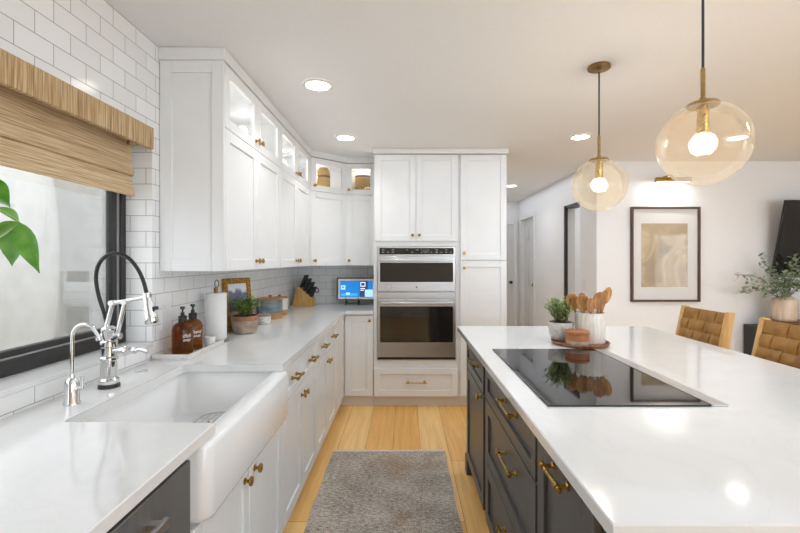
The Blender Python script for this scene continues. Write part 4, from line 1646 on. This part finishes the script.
# ------------------------------------------------------------------ things on the island tray
ix, iy = 1.0, 2.46
solo('wooden_tray', MB().lathe([(.13, 0), (.150, .003), (.158, .016), (.155, .020), (.148, .016), (.145, .010), (.02, .010)], (ix, iy, CT), seg=56), 'acacia',
     'round dark wooden tray on the island behind the cooktop', 'tray')
IZ = CT + .010
hx, hy = .915, 2.525
t = thing('potted_rosemary', 'spiky rosemary in a pale stoneware pot on the round wooden tray', 'potted plant', (hx, hy, IZ))
part('pot', MB().lathe([(.043, 0), (.052, .006), (.066, .04), (.072, .085), (.072, .108), (.066, .108), (.064, .09)], (hx, hy, IZ), seg=36), 'stone', t)
part('soil', MB().lathe([(.065, .09), (.065, .097), (.02, .101)], (hx, hy, IZ), seg=24), 'soil', t)
herb(t, hx, hy, IZ + .098, 34, .185, .10, 'rosemary', .042, .007, 11, 26, zr=(.3, 1.6))

jx, jy = .950, 2.372
t = thing('terracotta_jar', 'small lidded terracotta jar at the front of the round wooden tray', 'jar', (jx, jy, IZ))
part('body', MB().lathe([(.055, 0), (.060, .003), (.061, .045), (.060, .062)], (jx, jy, IZ), seg=36), 'terracotta', t)
part('lower_band', MB().lathe([(.0605, .008), (.0618, .010), (.0618, .026), (.0605, .028)], (jx, jy, IZ), seg=36, cap0=False, cap1=False), 'clay', t)
part('lid', MB().lathe([(.060, .062), (.0635, .064), (.0635, .078), (.060, .081), (.02, .083)], (jx, jy, IZ), seg=36), 'terracotta', t)

ux, uy = 1.062, 2.468
t = thing('utensil_crock', 'ribbed ivory ceramic crock holding wooden spoons on the round wooden tray', 'crock', (ux, uy, IZ))
rs = []
seg = 96
for r_, h in ((.078, 0), (.081, .004), (.0815, .165), (.080, .17), (.074, .17), (.073, .16), (.072, .012)):
    rs.append([V((ux + (r_ - (.0022 if (j % 4 in (0,)) and r_ > .0805 else 0)) * math.cos(2 * PI * j / seg),
                  uy + (r_ - (.0022 if (j % 4 in (0,)) and r_ > .0805 else 0)) * math.sin(2 * PI * j / seg), IZ + h)) for j in range(seg)])
part('ribbed_body', MB().rings(rs), 'crock', t, ang=50)


def spoon(bx, by, tx, ty, tz, bw, bl, mat, label, turn, name='wooden_spoon'):
    a = V((ux + bx, uy + by, IZ + .016))
    b = V((ux + tx, uy + ty, tz))
    d = (b - a).normalized()
    neck = b - d * bl
    t = thing(name, label, 'spoon', a, group='wooden utensils in the crock')
    part('handle', MB().tube([a, a.lerp(neck, .5), neck + d * .01], [.006, .0055, .0065], 8), mat, t)
    side = V((math.cos(turn), math.sin(turn), 0))
    side = (side - d * side.dot(d)).normalized()
    nr = side.cross(d)
    rs = []
    n = 10
    for i in range(n + 1):
        u = i / n
        w = bw * .5 * math.sqrt(max(.0, 1 - (2 * u - 1) ** 2)) * (1 + .12 * (u - .5)) + .0008
        th = .0075 * math.sqrt(max(.02, 1 - (2 * u - 1) ** 2))
        c = neck + d * (bl * u)
        ring = []
        for k in range(14):
            an = 2 * PI * k / 14
            cup = -.010 * math.sin(PI * u) * (1 - (math.cos(an)) ** 2) if math.sin(an) > 0 else 0
            ring.append(c + side * (w * math.cos(an)) + nr * (th * math.sin(an) + cup))
        rs.append(ring)
    part('bowl', MB().rings(rs), mat, t, ang=70)


TZs = 1.4 + 0
spoon(.012, -.030, .030, -.062, 1.222, .074, .105, 'spoon', 'dark olive wood spoon with its bowl facing front, middle of the crock', 0)
spoon(.026, -.010, .068, -.028, 1.226, .064, .11, 'spoon2', 'tan wooden spoon just right of the dark front spoon', .5)
spoon(.032, .008, .098, .004, 1.226, .058, .105, 'spoon', 'brown wooden spoon second from the right in the crock', .7)
spoon(.030, .028, .128, .030, 1.243, .066, .105, 'spoon2', 'wooden spoon leaning farthest right over the crock rim', .4)
spoon(-.026, -.016, -.062, -.040, 1.205, .070, .10, 'spoon2', 'honey wooden spoon left of centre in the crock', -.4)
spoon(-.032, .014, -.108, .020, 1.210, .072, .105, 'spoon2', 'pale wooden spoon leaning farthest left behind the rosemary', 0)
spoon(-.004, .034, -.026, .056, 1.210, .058, .10, 'spoon', 'narrow wooden spoon upright at the back of the crock', .2)
spoon(-.008, -.036, -.026, -.066, 1.190, .050, .09, 'spoon', 'short brown wooden spatula at the front left of the crock', .1, 'wooden_spatula')

# ------------------------------------------------------------------ pendants
def pendant(x, y, zc, R, label, drop):
    t = thing('pendant_lamp', label, 'pendant lamp', (x, y, zc - R), group='amber globe pendants above the island')
    part('canopy', MB().lathe([(.058, ZC), (.060, ZC - .004), (.058, ZC - .016), (.012, ZC - .02), (.010, ZC - .035)], (x, y, 0), seg=32), 'brass_old', t)
    top = zc + R
    part('cord', MB().cyl((x, y, top + .12), (x, y, ZC - .03), .0045, 8), 'blackp', t)
    part('stem', MB().lathe([(.006, top + .125), (.008, top + .118), (.008, top + .02), (.011, top + .018), (.011, top + .004)], (x, y, 0), seg=16), 'brass_old', t)
    part('cap', MB().lathe([(.011, top + .006), (.048, top + .001), (.053, top - .006), (.050, top - .012)], (x, y, 0), seg=32), 'brass_old', t)
    part('socket', MB().lathe([(.019, top - .012), (.020, top - .100), (.016, top - .108)], (x, y, 0), seg=20), 'brass', t)
    part('bulb', MB().sphere((x, y, zc), .036, 28, 18), 'bulb', t)
    part('glass_globe', MB().sphere((x, y, zc), R, 48, 32), 'g_amber', t, ang=180)
    l = bpy.data.lights.new('bulb_glow', 'POINT')
    l.energy = 7
    l.color = (1, .96, .92)
    l.shadow_soft_size = .045
    o = bpy.data.objects.new('bulb_glow', l)
    COL.objects.link(o)
    o.parent = t
    o.location = (0, 0, R - .0)
    o.location.z = R


pendant(1.06, 1.53, 1.812, .146, 'pale amber glass globe pendant nearer the viewer, over the near half of the island', 0)
pendant(1.056, 2.34, 1.808, .142, 'pale amber glass globe pendant farther away, over the wooden tray end of the island', 0)

# ------------------------------------------------------------------ recessed lights
def can(x, y, label, power=7, d=.075):
    t = thing('recessed_light', label, 'ceiling light', (x, y, ZC - .01), group='recessed ceiling lights')
    part('trim_ring', MB().lathe([(d + .02, ZC - .0005), (d + .018, ZC - .006), (d, ZC - .009), (d - .004, ZC - .003)], (x, y, 0), seg=36, cap0=False, cap1=False), 'ring', t)
    part('lens', MB().lathe([(d, ZC - .001), (d, ZC - .005)], (x, y, 0), seg=36), 'can', t)
    l = bpy.data.lights.new('can_glow', 'SPOT')
    l.energy = power * 1.6
    l.spot_size = math.radians(140)
    l.spot_blend = .8
    l.color = (.95, .98, 1)
    l.shadow_soft_size = .07
    o = bpy.data.objects.new('can_glow', l)
    COL.objects.link(o)
    o.parent = t
    o.location = (0, 0, -.012)


can(-.524, 2.59, 'round recessed ceiling light nearest the window wall upper cabinets')
can(-.51, 3.70, 'round recessed ceiling light in front of the corner wall cabinet')
can(1.50, 3.68, 'round recessed ceiling light left of the small pendant, beyond the island')
can(2.86, 3.70, 'round recessed ceiling light seen through the near pendant globe')
can(1.51, 6.10, 'round recessed ceiling light in the hallway ceiling', 5)

# ------------------------------------------------------------------ rug
t = thing('runner_rug', 'faded grey-brown runner rug on the oak floor between island and sink run', 'rug', (-.118, 3.13, 0), math.radians(.3), local=True)
mb = MB()
nx, ny = 12, 40
rw, rl = .815, 2.45
vs = [[mb.bm.verts.new((-rw / 2 + rw * i / nx + .003 * math.sin(j * .9 + 1) * (1 if i in (0, nx) else 0), -rl * j / ny,
                        .0075 + .0008 * math.sin(i * 1.7 + j * .8))) for i in range(nx + 1)] for j in range(ny + 1)]
for j in range(ny):
    for i in range(nx):
        mb.bm.faces.new((vs[j][i], vs[j][i + 1], vs[j + 1][i + 1], vs[j + 1][i]))
r_ = bmesh.ops.extrude_face_region(mb.bm, geom=list(mb.bm.faces))
for v in [g for g in r_['geom'] if isinstance(g, bmesh.types.BMVert)]:
    v.co.z = .0005
part('pile', mb, 'rug', t)
mb = MB()
rnd = random.Random(2)
for i in range(150):
    x = -rw / 2 + rw * (i + .5) / 150
    L = rnd.uniform(.028, .048)
    dx = rnd.uniform(-.008, .008)
    mb.tube([(x, -.004, .006), (x + dx * .4, L * .5, .0055), (x + dx, L, .0025)], [.0036, .0022], 4)
part('fringe', mb, 'fringe', t, stuff=True)

# ------------------------------------------------------------------ bar stools
def stool(loc, label):
    t = thing('bar_stool', label, 'bar stool', (0, 0, 0), group='woven leather stools at the island', local=True)
    hw = .245
    for s in (-1, 1):
        y = s * (hw - .025)
        # rear leg rises into the back post
        pts = [(.235, 0), (.275, 0), (.235, .60), (.250, .70), (.306, 1.055), (.298, 1.063), (.262, 1.063), (.165, .62)]
        mb = MB().extrude_poly([V((x, y - .018, z)) for x, z in pts], (0, .036, 0), .004)
        part('back_post', mb, 'oak', t)
        pts = [(-.19, 0), (-.155, 0), (-.14, .62), (-.19, .62)]
        mb = MB().extrude_poly([V((x, y - .019, z)) for x, z in pts], (0, .038, 0), .003)
        part('leg', mb, 'oak', t)
        mb = MB().box(-.165, .19, y - .014, y + .014, .585, .635, .003)
        part('side_rail', mb, 'oak', t)
        part('side_stretcher', MB().box(-.16, .235, y - .011, y + .011, .20, .235, .003), 'oak', t)
    part('footrest', MB().box(-.182, -.15, -hw + .04, hw - .04, .225, .265, .004), 'oak', t)
    part('rear_rail', MB().box(.17, .205, -hw + .04, hw - .04, .585, .63, .004), 'oak', t)
    part('top_rail', MB().box(.292, .308, -hw + .040, hw - .040, 1.012, 1.045, .004), 'oak', t)

    def weave(org, ud, vd, nd, w, h, nu, nv, name):
        m = MB()
        th = .004
        su, sv = w / nu, h / nv
        for i in range(nu):      # straps along v
            pts = []
            for k in range(nv * 4 + 1):
                q = k / 4
                off = .008 * math.cos(PI * (q - .5)) * (1 if i % 2 else -1)
                pts.append((q * sv, off))
            a0, a1 = i * su + su * .05, (i + 1) * su - su * .05
            rs = []
            for b, off in pts:
                c = org + vd * b + nd * off
                rs.append([c + ud * a0 + nd * th * .4, c + ud * (a0 + .006) + nd * th, c + ud * (a1 - .006) + nd * th, c + ud * a1 + nd * th * .4, c + ud * a1 - nd * th, c + ud * a0 - nd * th])
            m.rings(rs)
        for j in range(nv):
            pts = []
            for k in range(nu * 4 + 1):
                q = k / 4
                off = -.008 * math.cos(PI * (q - .5)) * (1 if j % 2 else -1)
                pts.append((q * su, off))
            b0, b1 = j * sv + sv * .05, (j + 1) * sv - sv * .05
            rs = []
            for a, off in pts:
                c = org + ud * a + nd * off
                rs.append([c + vd * b0 + nd * th * .4, c + vd * (b0 + .006) + nd * th, c + vd * (b1 - .006) + nd * th, c + vd * b1 + nd * th * .4, c + vd * b1 - nd * th, c + vd * b0 - nd * th])
            m.rings(rs)
        part(name, m, 'leather', t)

    up = V((.115, 0, .385)).normalized()
    weave(V((.163, -hw + .040, .675)), V((0, 1, 0)), up, V((-1, 0, .3)).normalized(), 2 * hw - .080, .395, 5, 5, 'woven_back')
    weave(V((-.175, -hw + .01, .642)), V((0, 1, 0)), V((1, 0, 0)), V((0, 0, 1)), 2 * hw - .02, .36, 7, 6, 'woven_seat')
    t.location = loc
    t['label'] = label
    return t


s1 = stool((1.815, 2.995, 0), 'oak bar stool with woven tan leather back, the farther one, below the framed print')
s2 = copy_tree(s1, (1.815, 2.285, 0), 'oak bar stool with woven tan leather back, the nearer one, before the vase')

# ------------------------------------------------------------------ framed print and picture light
ax0, ax1, az0, az1 = 2.408, 3.142, .955, 1.966
t = thing('framed_print', 'large beige abstract print with wide white mat and thin brown frame on the wall', 'picture', ((ax0 + ax1) / 2, YA, az0))
FA = Frame((0, YA, 0), (1, 0, 0), (0, -1, 0))
mb = MB()
f = .022
for q in ((ax0, ax0 + f, az0, az1), (ax1 - f, ax1, az0, az1), (ax0 + f, ax1 - f, az0, az0 + f), (ax0 + f, ax1 - f, az1 - f, az1)):
    mb.fbox(FA, *q, .001, .034, .002)
part('frame', mb, 'walnut', t)
part('mat_board', MB().fbox(FA, ax0 + f - .002, ax1 - f + .002, az0 + f - .002, az1 - f + .002, .002, .012), 'mat_board', t)
part('print', MB().fbox(FA, 2.520, 3.014, 1.112, 1.790, .010, .0135), 'print', t)
part('glazing', MB().fbox(FA, ax0 + f - .002, ax1 - f + .002, az0 + f - .002, az1 - f + .002, .020, .022), 'g_pic', t)

t = thing('picture_light', 'brass picture light over the framed print, half behind the near pendant', 'picture light', (2.78, YA, 2.1))
lx0, lx1, lz, lyy = 2.60, 2.96, 2.228, YA - .145
mb = MB()
mb.lathe([(.035, 0), (.035, .012), (.02, .016)], (2.78, YA, 2.262), (0, -1, 0), 24)
mb.tube([(2.78, YA - .01, 2.262), (2.78, YA - .07, 2.30), (2.78, lyy, 2.262)], .008, 10, smooth=4)
part('arm', mb, 'brass', t)
mb = MB()
sh = [(lyy - .03, lz - .018), (lyy - .034, lz - .010), (lyy - .02, lz + .026), (lyy + .02, lz + .026), (lyy + .034, lz - .010), (lyy + .03, lz - .018)]
mb.extrude_poly([V((lx0, a, b)) for a, b in sh], (lx1 - lx0, 0, 0), .002)
part('shade', mb, 'brass', t)
part('lamp_strip', MB().box(lx0 + .02, lx1 - .02, lyy - .02, lyy + .02, lz - .022, lz - .0175), 'puck', t)
l = bpy.data.lights.new('picture_glow', 'AREA')
l.shape = 'RECTANGLE'
l.size, l.size_y = .32, .03
l.energy = 1.3
l.color = (1, .96, .92)
o = bpy.data.objects.new('picture_glow', l)
COL.objects.link(o)
o.parent = t
o.location = (0, lyy - YA, lz - .03 - 2.1)
o.rotation_euler = (math.radians(28), 0, 0)

# ------------------------------------------------------------------ TV, console, vase
t = thing('television', 'black flat television tilted down on the far wall at the right edge', 'television', (4.565, YA, 1.225), 0, local=True)
tz = math.radians(12)
Fv = Frame((-.70, -.075, .0), (1, 0, 0), (0, -math.cos(tz), -math.sin(tz)), (0, -math.sin(tz), math.cos(tz)))
part('housing', MB().fbox(Fv, 0, 1.42, 0, .80, -.03, .0, .003), 'blackp', t)
part('screen', MB().fbox(Fv, .012, 1.408, .016, .788, -.002, .002), 'screen', t)
part('wall_mount', MB().box(-.2, .2, -.075, -.001, .25, .5), 'black', t)

t = thing('media_console', 'low black console against the far wall under the television', 'console', (4.4, 4.35, 0))
mb = MB()
mb.box(3.605, 5.3, 4.13, 4.58, .10, .72, .003)
for x in (3.655, 5.22):
    for y in (4.16, 4.53):
        mb.box(x, x + .04, y, y + .04, 0, .10)
part('body', mb, 'console', t)
Fc = Frame((0, 4.13, 0), (1, 0, 0), (0, -1, 0))
for a in (3.62, 4.175, 4.73):
    part('door', MB().fbox(Fc, a, a + .53, .12, .70, .001, .018, .002), 'console', t)

vx, vy = 3.845, 4.36
t = thing('pedestal_tray', 'reddish wooden pedestal tray on the black console holding the vase', 'tray', (vx, vy, .72))
part('foot', MB().lathe([(.09, 0), (.09, .01), (.03, .02), (.03, .045), (.07, .056)], (vx, vy, .72), seg=32), 'acacia', t)
part('plate', MB().lathe([(.15, .055), (.185, .060), (.188, .072), (.18, .074), (.17, .066)], (vx, vy, .72), seg=48), 'acacia', t)
vz = .72 + .066
t = thing('ribbed_vase', 'peach ribbed vase of grey-green eucalyptus branches on the pedestal tray', 'vase', (vx, vy, vz))
rs = []
seg = 72
for r_, h in ((.092, 0), (.100, .006), (.104, .04), (.106, .17), (.104, .205), (.092, .225), (.074, .234), (.068, .245), (.062, .245), (.062, .22)):
    rs.append([V((vx + (r_ + .0022 * math.cos(j * PI / 2 * 1.0 * 2)) * math.cos(2 * PI * j / seg), vy + (r_ + .0022 * math.cos(j * PI)) * math.sin(2 * PI * j / seg), vz + h)) for j in range(seg)])
part('vessel', MB().rings(rs), 'peach', t, ang=70)
st, lf = MB(), MB()
rnd = random.Random(21)
neck = V((vx, vy, vz + .23))
tips = [(-.54, -.1, .24), (-.30, -.12, .04), (-.22, .02, .42), (-.12, -.14, .24), (-.40, .05, .05), (-.08, .05, .30), (.05, -.1, .25), (.12, .02, .42), (.26, -.06, .30),
        (.38, .03, .12), (.2, -.15, .1), (-.14, -.16, .02), (.02, -.18, .12), (-.2, -.1, .16), (.30, .08, .42)]
for ti, tp in enumerate(tips):
    tip = neck + V(tp)
    mid = neck.lerp(tip, .5) + V((0, 0, .07 if tp[2] < .3 else .02))
    pts = catmull([neck + V((0, 0, -.05)), mid, tip], 8)
    st.tube(pts, [.003, .0012], 5)
    nl = 34
    for k in range(nl):
        u = .3 + .7 * k / (nl - 1)
        ii = u * (len(pts) - 1)
        i0 = min(int(ii), len(pts) - 2)
        p = pts[i0].lerp(pts[i0 + 1], ii - i0)
        d = V((rnd.uniform(-1, 1), rnd.uniform(-1, 1), rnd.uniform(-.5, .9)))
        sp_ = V((rnd.gauss(0, .022), rnd.gauss(0, .022), rnd.gauss(0, .022)))
        st.tube([p, p + sp_], .0008, 4)
        lf.leaf(p + sp_, d, (rnd.uniform(-.5, .5), -.4, 1), rnd.uniform(.036, .062), rnd.uniform(.022, .036), .2, 3)
part('branch', st, 'twig', t)
part('foliage', lf, 'euca', t)
mb = MB().lathe([(.045, 0), (.048, .004), (.048, .13), (.04, .15), (.02, .16)], (4.14, 4.33, .72), seg=28)
solo('black_canister', mb, 'blackp', 'small black cylinder on the console right of the peach vase', 'canister')

# wall plates
t = thing('light_switch', 'white light switch plate on the hallway wall corner above the wooden spoons', 'light switch', (XH, 4.93, 1.06))
part('plate', MB().box(XH - .006, XH, 4.87, 4.99, 1.06, 1.18, .002), 'plate', t)
for y in (4.905, 4.955):
    part('rocker', MB().box(XH - .009, XH - .006, y - .016, y + .016, 1.09, 1.15, .001), 'plate', t)
t = thing('wall_outlet', 'white wall outlet low on the far wall between the two stools', 'outlet', (3.56, YA, .44))
part('plate', MB().box(3.525, 3.597, YA - .006, YA, .44, .555, .002), 'plate', t)
for z in (.472, .522):
    part('socket', MB().box(3.546, 3.576, YA - .0075, YA - .006, z - .014, z + .014), 'plate', t)
